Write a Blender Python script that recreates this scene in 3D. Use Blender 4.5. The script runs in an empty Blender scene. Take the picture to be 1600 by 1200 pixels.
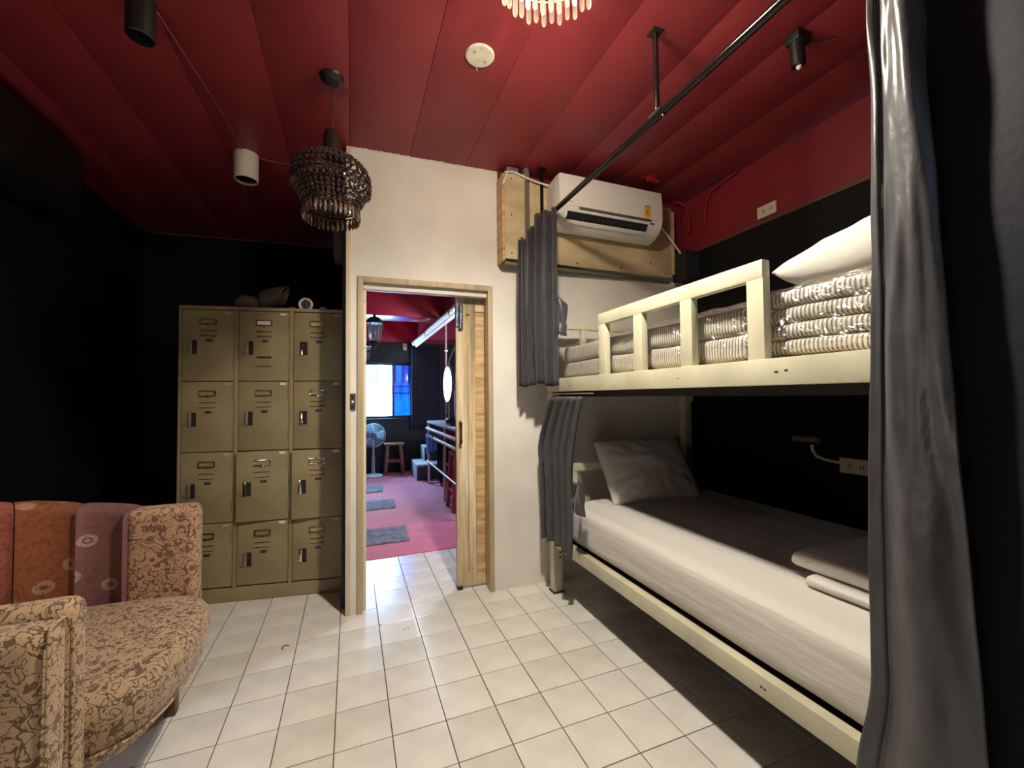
import bpy, bmesh, math, random
from mathutils import Vector, Matrix, noise
random.seed(7)
R = math.radians
PI = math.pi
S = bpy.context.scene
COL = S.collection

# ---------------------------------------------------------------- camera, world, lights, exposure
cd = bpy.data.cameras.new('camera')
cd.sensor_fit = 'HORIZONTAL'; cd.sensor_width = 36.0
cd.lens = 645.345 / 1600 * 36.0
cd.clip_start = 0.02
cam = bpy.data.objects.new('camera', cd); COL.objects.link(cam)
yaw, pitch, roll = 0.3719, 0.0300, -0.0097
fw = Vector((math.sin(yaw)*math.cos(pitch), math.cos(yaw)*math.cos(pitch), math.sin(pitch)))
rt = Vector((math.cos(yaw), -math.sin(yaw), 0))
up = rt.cross(fw)
r2 = math.cos(roll)*rt + math.sin(roll)*up
u2 = -math.sin(roll)*rt + math.cos(roll)*up
m3 = Matrix((r2, u2, -fw)).transposed()
cam.matrix_world = Matrix.Translation((0, 0, 1.2506)) @ m3.to_4x4()
S.camera = cam

S.view_settings.view_transform = 'Standard'
S.view_settings.look = 'None'
S.view_settings.gamma = 1.0
S.view_settings.use_curve_mapping = False
S.view_settings.exposure = 0.25
S.cycles.use_denoising = True
S.cycles.max_bounces = 10
S.cycles.transparent_max_bounces = 24
S.cycles.sample_clamp_indirect = 6.0
S.cycles.caustics_reflective = False
S.cycles.caustics_refractive = False

W = bpy.data.worlds.new('sky'); S.world = W; W.use_nodes = True
bg = W.node_tree.nodes['Background']
bg.inputs['Color'].default_value = (0.42, 0.72, 1.0, 1)
bg.inputs['Strength'].default_value = 70.0

def add_light(name, kind, loc, energy, color, size, rot=(0, 0, 0), **kw):
    l = bpy.data.lights.new(name, kind); l.energy = energy; l.color = color
    if kind == 'POINT': l.shadow_soft_size = size
    if kind == 'AREA':
        l.shape = 'RECTANGLE'; l.size, l.size_y = size
    for k, v in kw.items(): setattr(l, k, v)
    o = bpy.data.objects.new(name, l); o.location = loc; o.rotation_euler = rot
    COL.objects.link(o); return o

# the lit ceiling chandelier: three bulbs, spread inside its crystals
WARM = (1.0, 0.86, 0.66)
for k in range(3):
    a = k*2*PI/3 + 0.5
    add_light('chandelier_bulb_light', 'POINT', (0.62+0.05*math.cos(a), 1.19+0.05*math.sin(a), 2.585), 12.5, WARM, 0.035)
add_light('added_down_fill', 'SPOT', (0.62, 1.19, 2.54), 135.0, (1.0, 0.92, 0.78), 0.05, (0, 0, 0), spot_size=R(158), spot_blend=0.75, shadow_soft_size=0.05)  # spot added under the crystals to brighten floor and lower walls
# added fill, unseen left of view, to lift the dark lower bunk
add_light('side_fill', 'POINT', (-1.25, 0.15, 1.15), 15.0, (1.0, 0.87, 0.70), 0.30)
# daylight entering through the far window
pl = add_light('window_daylight', 'AREA', (0.47, 7.42, 1.37), 60.0, (0.50, 0.76, 1.0), (0.92, 0.88), (R(90), 0, R(0)))
pl.rotation_euler = (R(-90), 0, 0)
pl.data.cycles.is_portal = True
# added fill along the next room's unlit tubes
add_light('tube_fill', 'AREA', (0.93, 5.6, 2.11), 5.0, (0.86, 0.90, 1.0), (0.05, 2.6), (0, R(35), 0))

add_light('far_room_fill', 'POINT', (1.50, 3.60, 1.75), 62.0, (0.72, 0.84, 1.0), 0.15)  # unseen fill behind the partition, added to brighten carpet and red band

# ---------------------------------------------------------------- materials
MATS = {}
def mat(name, col, rough=0.5, metal=0.0, spec=0.5, var=0.0, vscale=4.0, bump=0.0, bscale=40.0, emit=None, estr=0.0,
        col2=None, coat=0.0, sheen=0.0, trans=0.0, alpha=1.0, stretch=None, detail=5.0):
    if name in MATS: return MATS[name]
    m = bpy.data.materials.new(name); m.use_nodes = True
    nt = m.node_tree; b = nt.nodes['Principled BSDF']
    b.inputs['Base Color'].default_value = (*col, 1)
    b.inputs['Roughness'].default_value = rough
    b.inputs['Metallic'].default_value = metal
    b.inputs['Specular IOR Level'].default_value = spec
    b.inputs['Coat Weight'].default_value = coat
    b.inputs['Sheen Weight'].default_value = sheen
    b.inputs['Transmission Weight'].default_value = trans
    b.inputs['Alpha'].default_value = alpha
    if emit:
        b.inputs['Emission Color'].default_value = (*emit, 1); b.inputs['Emission Strength'].default_value = estr
    tc = nt.nodes.new('ShaderNodeTexCoord')
    vec = tc.outputs['Object']
    if stretch:
        mp = nt.nodes.new('ShaderNodeMapping'); mp.inputs['Scale'].default_value = stretch
        nt.links.new(vec, mp.inputs['Vector']); vec = mp.outputs['Vector']
    if var > 0 or col2:
        n = nt.nodes.new('ShaderNodeTexNoise'); n.inputs['Scale'].default_value = vscale; n.inputs['Detail'].default_value = detail
        nt.links.new(vec, n.inputs['Vector'])
        cr = nt.nodes.new('ShaderNodeValToRGB')
        c2 = col2 or tuple(max(0, c*(1-var)) for c in col)
        c1 = col if col2 else tuple(min(1, c*(1+var*0.5)) for c in col)
        cr.color_ramp.elements[0].position = 0.35; cr.color_ramp.elements[0].color = (*c2, 1)
        cr.color_ramp.elements[1].position = 0.65; cr.color_ramp.elements[1].color = (*c1, 1)
        nt.links.new(n.outputs['Fac'], cr.inputs['Fac']); nt.links.new(cr.outputs['Color'], b.inputs['Base Color'])
    if bump > 0:
        n2 = nt.nodes.new('ShaderNodeTexNoise'); n2.inputs['Scale'].default_value = bscale; n2.inputs['Detail'].default_value = 4
        nt.links.new(vec, n2.inputs['Vector'])
        bp = nt.nodes.new('ShaderNodeBump'); bp.inputs['Strength'].default_value = bump; bp.inputs['Distance'].default_value = 0.01
        nt.links.new(n2.outputs['Fac'], bp.inputs['Height']); nt.links.new(bp.outputs['Normal'], b.inputs['Normal'])
    MATS[name] = m; return m

def floral(name, base, line, blossom=None, scale=9.0, dens=0.035, bl=0.25):
    """upholstery print: curling stems (contour lines of warped noise), small leaves and blossoms"""
    m = bpy.data.materials.new(name); m.use_nodes = True; nt = m.node_tree; L = nt.links
    b = nt.nodes['Principled BSDF']; b.inputs['Roughness'].default_value = 0.85; b.inputs['Sheen Weight'].default_value = 0.15
    tc = nt.nodes.new('ShaderNodeTexCoord')
    def math_(op, a, bb=None, clamp=False):
        n = nt.nodes.new('ShaderNodeMath'); n.operation = op; n.use_clamp = clamp
        for i, v in enumerate((a, bb)):
            if v is None: continue
            if isinstance(v, (int, float)): n.inputs[i].default_value = v
            else: L.new(v, n.inputs[i])
        return n.outputs[0]
    n1 = nt.nodes.new('ShaderNodeTexNoise'); n1.inputs['Scale'].default_value = scale; n1.inputs['Detail'].default_value = 1.0
    n1.inputs['Distortion'].default_value = 1.6; L.new(tc.outputs['Object'], n1.inputs['Vector'])
    stems = math_('LESS_THAN', math_('ABSOLUTE', math_('SUBTRACT', n1.outputs['Fac'], 0.5)), dens)
    n2 = nt.nodes.new('ShaderNodeTexNoise'); n2.inputs['Scale'].default_value = scale*2.3; n2.inputs['Detail'].default_value = 0.5
    n2.inputs['Distortion'].default_value = 2.5; L.new(tc.outputs['Object'], n2.inputs['Vector'])
    leaves = math_('GREATER_THAN', n2.outputs['Fac'], 0.66)
    v = nt.nodes.new('ShaderNodeTexVoronoi'); v.inputs['Scale'].default_value = scale*0.75; L.new(tc.outputs['Object'], v.inputs['Vector'])
    v2 = nt.nodes.new('ShaderNodeTexVoronoi'); v2.inputs['Scale'].default_value = scale*6; L.new(tc.outputs['Object'], v2.inputs['Vector'])
    petals = math_('GREATER_THAN', v2.outputs['Distance'], 0.38)
    flower = math_('MULTIPLY', math_('LESS_THAN', v.outputs['Distance'], bl), petals)
    mask = math_('MAXIMUM', stems, math_('MAXIMUM', leaves, flower), True)
    mx = nt.nodes.new('ShaderNodeMixRGB'); mx.inputs['Color1'].default_value = (*base, 1); mx.inputs['Color2'].default_value = (*line, 1)
    L.new(math_('MULTIPLY', mask, 0.85), mx.inputs['Fac'])
    out = mx.outputs['Color']
    if blossom:
        v = nt.nodes.new('ShaderNodeTexVoronoi'); v.inputs['Scale'].default_value = scale*1.05; v.inputs['Randomness'].default_value = 0.9
        mp = nt.nodes.new('ShaderNodeMapping'); mp.inputs['Scale'].default_value = (0.8, 0.8, 1.0); L.new(tc.outputs['Object'], mp.inputs['Vector']); L.new(mp.outputs['Vector'], v.inputs['Vector'])
        ring = math_('LESS_THAN', math_('ABSOLUTE', math_('SUBTRACT', v.outputs['Distance'], 0.24)), 0.075)
        ring = math_('MAXIMUM', math_('MULTIPLY', ring, math_('GREATER_THAN', v2.outputs['Distance'], 0.22)), math_('LESS_THAN', v.outputs['Distance'], 0.09))
        sel = nt.nodes.new('ShaderNodeSeparateColor'); L.new(v.outputs['Color'], sel.inputs['Color'])
        ring = math_('MULTIPLY', ring, math_('GREATER_THAN', sel.outputs[0], 0.35))
        m2 = nt.nodes.new('ShaderNodeMixRGB'); L.new(out, m2.inputs['Color1']); m2.inputs['Color2'].default_value = (*blossom, 1)
        L.new(math_('MULTIPLY', ring, 0.7), m2.inputs['Fac']); out = m2.outputs['Color']
    n3 = nt.nodes.new('ShaderNodeTexNoise'); n3.inputs['Scale'].default_value = 3.0; L.new(tc.outputs['Object'], n3.inputs['Vector'])
    m3_ = nt.nodes.new('ShaderNodeMixRGB'); m3_.blend_type = 'MULTIPLY'; m3_.inputs['Fac'].default_value = 0.35
    L.new(out, m3_.inputs['Color1']); L.new(n3.outputs['Fac'], m3_.inputs['Color2'])
    L.new(m3_.outputs['Color'], b.inputs['Base Color'])
    n4 = nt.nodes.new('ShaderNodeTexNoise'); n4.inputs['Scale'].default_value = 300; L.new(tc.outputs['Object'], n4.inputs['Vector'])
    bp = nt.nodes.new('ShaderNodeBump'); bp.inputs['Strength'].default_value = 0.3; bp.inputs['Distance'].default_value = 0.003
    L.new(n4.outputs['Fac'], bp.inputs['Height']); L.new(bp.outputs['Normal'], b.inputs['Normal'])
    return m

def striped(name):
    m = bpy.data.materials.new(name); m.use_nodes = True; nt = m.node_tree; L = nt.links
    b = nt.nodes['Principled BSDF']; b.inputs['Roughness'].default_value = 0.8
    tc = nt.nodes.new('ShaderNodeTexCoord')
    w = nt.nodes.new('ShaderNodeTexWave'); w.bands_direction = 'Y'; w.inputs['Scale'].default_value = 25.0; w.inputs['Distortion'].default_value = 0.5
    w.inputs['Detail'].default_value = 1.0; w.inputs['Detail Scale'].default_value = 0.4
    L.new(tc.outputs['Object'], w.inputs['Vector'])
    cr = nt.nodes.new('ShaderNodeValToRGB')
    e = cr.color_ramp.elements
    e[0].position = 0.30; e[0].color = (0.20, 0.185, 0.165, 1); e[1].position = 0.52; e[1].color = (0.72, 0.68, 0.60, 1)
    L.new(w.outputs['Fac'], cr.inputs['Fac']); L.new(cr.outputs['Color'], b.inputs['Base Color'])
    return m

def see_through(name, tint, gloss_col=(1, 1, 1), fac=0.15, rough=0.05, diffuse=0.0, dcol=(1, 1, 1), bump=0.0, bscale=30, fres=False):
    """thin clear sheet or crystal: straight-through transparency + gloss (+ some diffuse body)"""
    m = bpy.data.materials.new(name); m.use_nodes = True; nt = m.node_tree; L = nt.links
    nt.nodes.remove(nt.nodes['Principled BSDF']); out = nt.nodes['Material Output']
    t = nt.nodes.new('ShaderNodeBsdfTransparent'); t.inputs['Color'].default_value = (*tint, 1)
    g = nt.nodes.new('ShaderNodeBsdfGlossy'); g.inputs['Color'].default_value = (*gloss_col, 1); g.inputs['Roughness'].default_value = rough
    mx = nt.nodes.new('ShaderNodeMixShader'); mx.inputs['Fac'].default_value = fac
    if fres:
        lw = nt.nodes.new('ShaderNodeLayerWeight'); lw.inputs['Blend'].default_value = fac; L.new(lw.outputs['Facing'], mx.inputs['Fac'])
    L.new(t.outputs[0], mx.inputs[1]); L.new(g.outputs[0], mx.inputs[2])
    last = mx
    if diffuse > 0:
        d = nt.nodes.new('ShaderNodeBsdfTranslucent'); d.inputs['Color'].default_value = (*dcol, 1)
        m2 = nt.nodes.new('ShaderNodeMixShader'); m2.inputs['Fac'].default_value = diffuse
        L.new(mx.outputs[0], m2.inputs[1]); L.new(d.outputs[0], m2.inputs[2]); last = m2
    if bump > 0:
        tc = nt.nodes.new('ShaderNodeTexCoord')
        n2 = nt.nodes.new('ShaderNodeTexNoise'); n2.inputs['Scale'].default_value = bscale; n2.inputs['Detail'].default_value = 3; n2.inputs['Distortion'].default_value = 1.2
        L.new(tc.outputs['Object'], n2.inputs['Vector'])
        bp = nt.nodes.new('ShaderNodeBump'); bp.inputs['Strength'].default_value = bump; bp.inputs['Distance'].default_value = 0.02
        L.new(n2.outputs['Fac'], bp.inputs['Height']); L.new(bp.outputs['Normal'], g.inputs['Normal'])
    L.new(last.outputs[0], out.inputs['Surface'])
    return m

red_ceil = mat('red_ceiling_paint', (0.25, 0.024, 0.033), 0.5, var=0.22, vscale=1.3, bump=0.10, bscale=25)
red_wall = mat('red_wall_paint', (0.19, 0.009, 0.015), 0.6, var=0.2, vscale=2, bump=0.1, bscale=20)
black_wall = mat('black_wall_paint', (0.0042, 0.0043, 0.0048), 0.75, spec=0.18, bump=0.15, bscale=14)
white_wall = mat('white_wall_paint', (0.74, 0.70, 0.64), 0.6, var=0.10, vscale=2.6, bump=0.08, bscale=12)
tile_m = mat('glazed_white_tile', (0.76, 0.74, 0.68), 0.22, var=0.10, vscale=5, coat=0.2, bump=0.04, bscale=9)
tile_m2 = mat('glazed_worn_tile', (0.72, 0.70, 0.63), 0.28, var=0.16, vscale=4, coat=0.15, bump=0.05, bscale=11)
grout_m = mat('dark_grout', (0.10, 0.082, 0.055), 0.95, spec=0.1)
carpet_m = mat('red_carpet', (0.72, 0.085, 0.24), 0.95, var=0.2, vscale=5, bump=0.6, bscale=260, sheen=0.8)
pale_wood = mat('pale_pine_wood', (0.56, 0.43, 0.26), 0.5, var=0.25, vscale=3, stretch=(14, 14, 1.2), bump=0.05, bscale=20)
grain_wood = mat('grainy_pine_wood', (0.66, 0.46, 0.23), 0.5, stretch=(3, 3, 26), vscale=1.6, col2=(0.42, 0.25, 0.10), bump=0.1, bscale=4)
ply_m = mat('plywood', (0.60, 0.47, 0.28), 0.6, var=0.28, vscale=3.0, stretch=(1, 1, 2.2), bump=0.05, bscale=20)
trim_m = mat('cream_trim_paint', (0.64, 0.55, 0.40), 0.45, var=0.1, vscale=4)
jamb_m = mat('tan_trim_wood', (0.46, 0.36, 0.22), 0.5, var=0.15, stretch=(10, 10, 1))
bed_m = mat('cream_bed_paint', (0.56, 0.53, 0.385), 0.38, var=0.14, vscale=6, bump=0.04, bscale=30)
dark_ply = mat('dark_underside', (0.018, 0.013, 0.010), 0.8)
sheet_m = mat('white_sheet', (0.60, 0.575, 0.53), 0.8, bump=0.45, bscale=5, sheen=0.1, stretch=(9, 1.1, 6))
cotton_m = mat('white_cotton', (0.62, 0.59, 0.54), 0.85, bump=0.35, bscale=7, sheen=0.2)
towel_m = mat('white_towelling', (0.66, 0.63, 0.58), 0.9, bump=0.4, bscale=150, sheen=0.3)
curtain_m = mat('grey_satin_curtain', (0.048, 0.047, 0.052), 0.36, var=0.2, vscale=30, sheen=0.12, bump=0.15, bscale=60, stretch=(1, 1, .5))
black_cloth = mat('black_curtain_cloth', (0.004, 0.005, 0.010), 0.7, sheen=0.03, spec=0.2, bump=0.2, bscale=40)
navy_cloth = mat('navy_curtain_cloth', (0.020, 0.022, 0.055), 0.8, sheen=0.1)
locker_m = mat('olive_tan_locker_paint', (0.30, 0.235, 0.125), 0.42, var=0.16, vscale=4, bump=0.03, bscale=9, metal=0.0)
locker_dk = mat('locker_dark_gap', (0.012, 0.010, 0.007), 0.8)
brass_m = mat('aged_brass', (0.32, 0.24, 0.12), 0.32, metal=0.9, var=0.2)
chrome_m = mat('chrome', (0.75, 0.75, 0.76), 0.15, metal=1.0)
steel_m = mat('dull_steel', (0.36, 0.33, 0.28), 0.45, metal=0.7)
black_gloss = mat('black_gloss_enamel', (0.006, 0.005, 0.005), 0.14)
black_pl = mat('black_plastic', (0.010, 0.010, 0.011), 0.45)
white_pl = mat('white_plastic', (0.74, 0.72, 0.68), 0.35)
cream_pl = mat('cream_plastic', (0.66, 0.62, 0.50), 0.5, var=0.15, vscale=25)
ac_m = mat('air_conditioner_white', (0.76, 0.73, 0.69), 0.3, coat=0.2)
dark_in = mat('dark_interior', (0.006, 0.006, 0.006), 0.9)
yellow_m = mat('yellow_sticker', (0.75, 0.42, 0.03), 0.5)
paper_m = mat('white_paper', (0.7, 0.68, 0.62), 0.8)
legwood_m = mat('brown_leg_wood', (0.11, 0.045, 0.018), 0.45, var=0.3, stretch=(10, 10, 2))
stoolwood_m = mat('brown_stool_wood', (0.30, 0.17, 0.09), 0.5, var=0.3, stretch=(10, 10, 2))
grey_mat = mat('grey_doormat', (0.20, 0.21, 0.26), 0.95, var=0.35, vscale=16, bump=0.8, bscale=70)
mint_pl = mat('pale_mint_plastic', (0.45, 0.62, 0.66), 0.4)
blue_cloth = mat('blue_towel_cloth', (0.10, 0.16, 0.42), 0.9, bump=0.3, bscale=40)
pink_m = mat('pink_painted_metal', (0.62, 0.36, 0.36), 0.4)
red_cloth = mat('red_fabric', (0.45, 0.012, 0.02), 0.8, var=0.3)
grey_step = mat('pale_grey_step', (0.42, 0.50, 0.54), 0.5)
brown_bag = mat('brown_grey_bag', (0.075, 0.052, 0.042), 0.7, var=0.3, bump=0.2, bscale=12)
facade_m = mat('white_facade', (0.85, 0.85, 0.84), 0.9)
teal_m = mat('teal_window_curtain', (0.010, 0.085, 0.085), 0.6, var=0.25, vscale=3, stretch=(9, 1, 1))
smoke_bead = mat('smoky_crystal', (0.045, 0.035, 0.030), 0.08, spec=0.8, coat=0.6)
smoke_drop = mat('amber_smoky_crystal', (0.13, 0.085, 0.06), 0.06, spec=0.9, coat=1.0)
crystal_m = see_through('clear_crystal', (0.97, 0.95, 0.90), (1, 0.96, 0.88), 0.12, 0.08, 0.80, (1.0, 0.98, 0.92))
plastic_wrap = see_through('clear_plastic_wrap', (0.97, 0.97, 0.96), (1, 0.98, 0.93), 0.24, 0.16, 0.0, bump=1.0, bscale=26)
glass_m = see_through('window_glass', (0.95, 0.98, 1.0), fac=0.06, rough=0.02)
blue_glass = see_through('blue_tinted_glass', (0.010, 0.085, 0.30), fac=0.05, rough=0.05)
lantern_glass = see_through('lantern_glass', (0.85, 0.88, 0.92), (0.9, 0.95, 1.0), 0.30, 0.15, 0.15)
mirror_m = mat('mirror_glass', (0.9, 0.9, 0.9), 0.02, metal=1.0)
bulb_m = mat('lit_bulb', (1, 1, 1), 0.5, emit=(1.0, 0.82, 0.55), estr=30.0)
tube_m = mat('tube_glass_glow', (0.9, 0.95, 1), 0.4, emit=(0.80, 0.90, 1.0), estr=0.5)  # faint glow put in for daylight on the unlit tubes
fab_tan = floral('tan_scroll_upholstery', (0.50, 0.335, 0.19), (0.085, 0.035, 0.020), scale=23.0, dens=0.034, bl=0.22)
fab_pink = floral('pink_tan_floral_upholstery', (0.52, 0.31, 0.185), (0.13, 0.042, 0.024), scale=21.0, dens=0.040, bl=0.24)
fab_orange = floral('orange_brown_patch', (0.27, 0.075, 0.020), (0.16, 0.045, 0.02), (0.50, 0.27, 0.17), scale=11.0, dens=0.02, bl=0.1)
fab_rose = floral('rose_patch', (0.38, 0.105, 0.065), (0.24, 0.06, 0.04), None, scale=11.0, dens=0.02, bl=0.1)
fab_plum = floral('plum_patch', (0.22, 0.085, 0.080), (0.17, 0.06, 0.06), (0.50, 0.38, 0.27), scale=12.0, dens=0.02, bl=0.1)
stripe_m = striped('ticking_stripes')

# ---------------------------------------------------------------- mesh helpers
def link(name, me, m=None, parent=None, smooth=None, loc=None, rot=None):
    o = bpy.data.objects.new(name, me); COL.objects.link(o)
    if m: me.materials.append(m)
    if smooth is not None:
        me.polygons.foreach_set('use_smooth', [True]*len(me.polygons))
        if smooth < 180: me.set_sharp_from_angle(angle=R(smooth))
    if parent: o.parent = parent
    if loc: o.location = loc
    if rot: o.rotation_euler = rot
    return o
def thing(name, label, cat, loc=(0, 0, 0), rotz=0.0, group=None):
    o = bpy.data.objects.new(name, None); COL.objects.link(o); o.location = loc; o.rotation_euler = (0, 0, rotz)
    o.empty_display_size = 0.05
    o['label'] = label; o['category'] = cat
    if group: o['group'] = group
    return o
def tag(o, label, cat, group=None):
    o['label'] = label; o['category'] = cat
    if group: o['group'] = group
    return o
class MB:
    def __init__(s): s.v = []; s.f = []
    def add(s, v, f):
        n = len(s.v); s.v += [tuple(p) for p in v]; s.f += [tuple(i+n for i in q) for q in f]; return s
    def box(s, x0, x1, y0, y1, z0, z1, M=None):
        v = [Vector(p) for p in ((x0,y0,z0),(x1,y0,z0),(x1,y1,z0),(x0,y1,z0),(x0,y0,z1),(x1,y0,z1),(x1,y1,z1),(x0,y1,z1))]
        if M: v = [M @ p for p in v]
        return s.add(v, [(0,3,2,1),(4,5,6,7),(0,1,5,4),(1,2,6,5),(2,3,7,6),(3,0,4,7)])
    def tube(s, pts, r, n=10, closed=False, cap=True):
        pts = [Vector(p) for p in pts]; k = len(pts); rs = r if isinstance(r, (list, tuple)) else [r]*k
        rings = []; nrm = None
        for i, p in enumerate(pts):
            if closed: t = pts[(i+1) % k] - pts[i-1]
            else: t = pts[min(i+1, k-1)] - pts[max(i-1, 0)]
            t.normalize()
            if nrm is None:
                a = Vector((0, 0, 1)) if abs(t.z) < 0.9 else Vector((1, 0, 0))
                nrm = t.cross(a).normalized()
            else:
                nrm = (nrm - t*nrm.dot(t)).normalized()
            b = t.cross(nrm)
            rings.append([p + (nrm*math.cos(2*PI*j/n) + b*math.sin(2*PI*j/n))*rs[i] for j in range(n)])
        v = [q for rg in rings for q in rg]; f = []
        for i in range(k if closed else k-1):
            a = i*n; b_ = ((i+1) % k)*n
            for j in range(n): f.append((a+j, a+(j+1) % n, b_+(j+1) % n, b_+j))
        if cap and not closed: f += [tuple(range(n))[::-1], tuple(range((k-1)*n, k*n))]
        return s.add(v, f)
    def lathe(s, prof, n=24, c=(0, 0, 0), M=None):
        """prof: list of (r, z)"""
        v = []; f = []
        for r_, z in prof:
            for j in range(n): v.append(Vector((c[0]+r_*math.cos(2*PI*j/n), c[1]+r_*math.sin(2*PI*j/n), c[2]+z)))
        for i in range(len(prof)-1):
            for j in range(n): f.append((i*n+j, i*n+(j+1) % n, (i+1)*n+(j+1) % n, (i+1)*n+j))
        if prof[0][0] > 1e-6: f.append(tuple(range(n))[::-1])
        if prof[-1][0] > 1e-6: f.append(tuple(range((len(prof)-1)*n, len(prof)*n)))
        if M: v = [M @ p for p in v]
        return s.add(v, f)
    def ball(s, c, r, n=8, m=6, sc=(1, 1, 1)):
        v = []; f = []
        for i in range(m+1):
            t = PI*i/m
            for j in range(n):
                a = 2*PI*j/n; v.append((c[0]+r*sc[0]*math.sin(t)*math.cos(a), c[1]+r*sc[1]*math.sin(t)*math.sin(a), c[2]+r*sc[2]*math.cos(t)))
        for i in range(m):
            for j in range(n): f.append((i*n+j, (i+1)*n+j, (i+1)*n+(j+1) % n, i*n+(j+1) % n))
        return s.add(v, f)
    def grid(s, F, nu, nv, close=False):
        v = [F(i/nu, j/nv) for i in range(nu+1) for j in range(nv+1)]
        f = [(i*(nv+1)+j, (i+1)*(nv+1)+j, (i+1)*(nv+1)+j+1, i*(nv+1)+j+1) for i in range(nu) for j in range(nv)]
        return s.add(v, f)
    def prism(s, poly, axis, a, b, M=None):
        """2-D polygon extruded along axis from a to b"""
        k = len(poly); v = []
        for t in (a, b):
            for p, q in poly:
                v.append(Vector({'x': (t, p, q), 'y': (p, t, q), 'z': (p, q, t)}[axis]))
        if M: v = [M @ p for p in v]
        f = [tuple(range(k))[::-1], tuple(range(k, 2*k))] + [(i, (i+1) % k, k+(i+1) % k, k+i) for i in range(k)]
        return s.add(v, f)
    def mesh(s, name, bevel=0.0, seg=2, clean=True):
        me = bpy.data.meshes.new(name)
        if bevel > 0 or clean:
            bm = bmesh.new(); vs = [bm.verts.new(p) for p in s.v]
            for q in s.f:
                try: bm.faces.new([vs[i] for i in q])
                except ValueError: pass
            if clean: bmesh.ops.remove_doubles(bm, verts=bm.verts, dist=1e-5)
            bmesh.ops.recalc_face_normals(bm, faces=bm.faces)
            if bevel > 0:
                bmesh.ops.bevel(bm, geom=[e for e in bm.edges if len(e.link_faces) == 2 and e.calc_face_angle(0) > 0.5], offset=bevel, segments=seg, affect='EDGES', profile=0.6, clamp_overlap=True)
            bm.to_mesh(me); bm.free()
        else:
            me.from_pydata(s.v, [], s.f)
        me.update(); return me
    def obj(s, name, m=None, parent=None, bevel=0.0, seg=2, smooth=30, loc=None, rot=None, clean=True):
        return link(name, s.mesh(name, bevel, seg, clean), m, parent, smooth, loc, rot)
def B(name, dims, m, parent=None, bevel=0.0, **k):
    return MB().box(*dims).obj(name, m, parent, bevel, **k)
def struct(o): o['kind'] = 'structure'; return o
def solid(o, t, off=0.0):
    md = o.modifiers.new('thickness', 'SOLIDIFY'); md.thickness = t; md.offset = off; return o

H = 2.75
# ================================================================ SETTING
# ---- floor: grout bed + one object per tile in view
floor = struct(B('floor', (-1.80, 2.50, -2.6, 7.3, -0.12, -0.004), grout_m))
tme = MB().box(-0.0981, 0.0981, -0.0981, 0.0981, -0.008, 0.0).mesh('tile', 0.0008, 1)
tme.materials.append(tile_m)
tme2 = tme.copy(); tme2.materials.clear(); tme2.materials.append(tile_m2)
rest = MB(); cnt = 0
for i in range(-11, 11):
    for j in range(-24, 6):
        cx = 0.346 + 0.2*i + 0.1; cy = 2.4224 + 0.2*j + 0.1
        if cx > 2.46 or cx < -1.78 or cy < -2.5: continue
        if cy > 3.45: continue
        vis = (-1.1 < cx < 1.42 and 0.55 < cy) or (cx < 2.3 and cx >= 1.42 and 1.0 < cy < 2.5)
        if cx < -0.1 and cy > 3.1: vis = False
        if cx > 0.95 and cy > 2.6: vis = False
        if vis:
            o = link('tile', random.choice([tme, tme, tme2]), None, floor)
            o.location = (cx, cy, random.uniform(-0.0006, 0.0004)); o.rotation_euler = (random.uniform(-.002, .002), random.uniform(-.002, .002), 0); cnt += 1
        else:
            rest.box(cx-.098, cx+.098, cy-.098, cy+.098, -0.008, 0.0)
for i in range(-11, -2):          # left bay keeps going to its back wall
    for j in range(6, 11):
        cx = 0.346 + 0.2*i + 0.1; cy = 2.4224 + 0.2*j + 0.1
        if cx > -0.14 or cx < -1.78: continue
        rest.box(cx-.098, cx+.098, cy-.098, cy+.098, -0.008, 0.0)
ro = rest.obj('tiles_beyond_view', tile_m, floor, clean=False, smooth=None); ro['kind'] = 'stuff'

# ---- ceiling: slab + painted boards with open joints
ceil = struct(B('ceiling', (-1.80, 2.55, -2.6, 7.4, H+0.012, H+0.10), mat('ceiling_gap', (0.05, 0.004, 0.006), 0.8)))
for k in range(-5, 8):
    xa = -0.010 + 0.3475*k
    x0_, x1_ = max(xa+0.0010, -1.78), min(xa+0.3475-0.0010, 2.46)
    if x1_ <= x0_: continue
    o = B('ceiling_board', (x0_, x1_, -2.55, 7.25, 0, 0.012), red_ceil, ceil, 0.0008, loc=(0, 0, H + random.uniform(-.0006, .0006)))

# ---- right wall (black below, red above, ledge between)
wr = struct(B('wall_right', (2.42, 2.54, -2.6, 2.62, 0, 2.318), black_wall))
B('red_upper_panel', (2.425, 2.54, -2.6, 2.62, 2.345, H), red_wall, wr)
B('ledge', (2.408, 2.54, -2.6, 2.62, 2.318, 2.345), mat('dull_red_brown', (0.10, 0.035, 0.02), 0.6), wr, 0.003)
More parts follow.
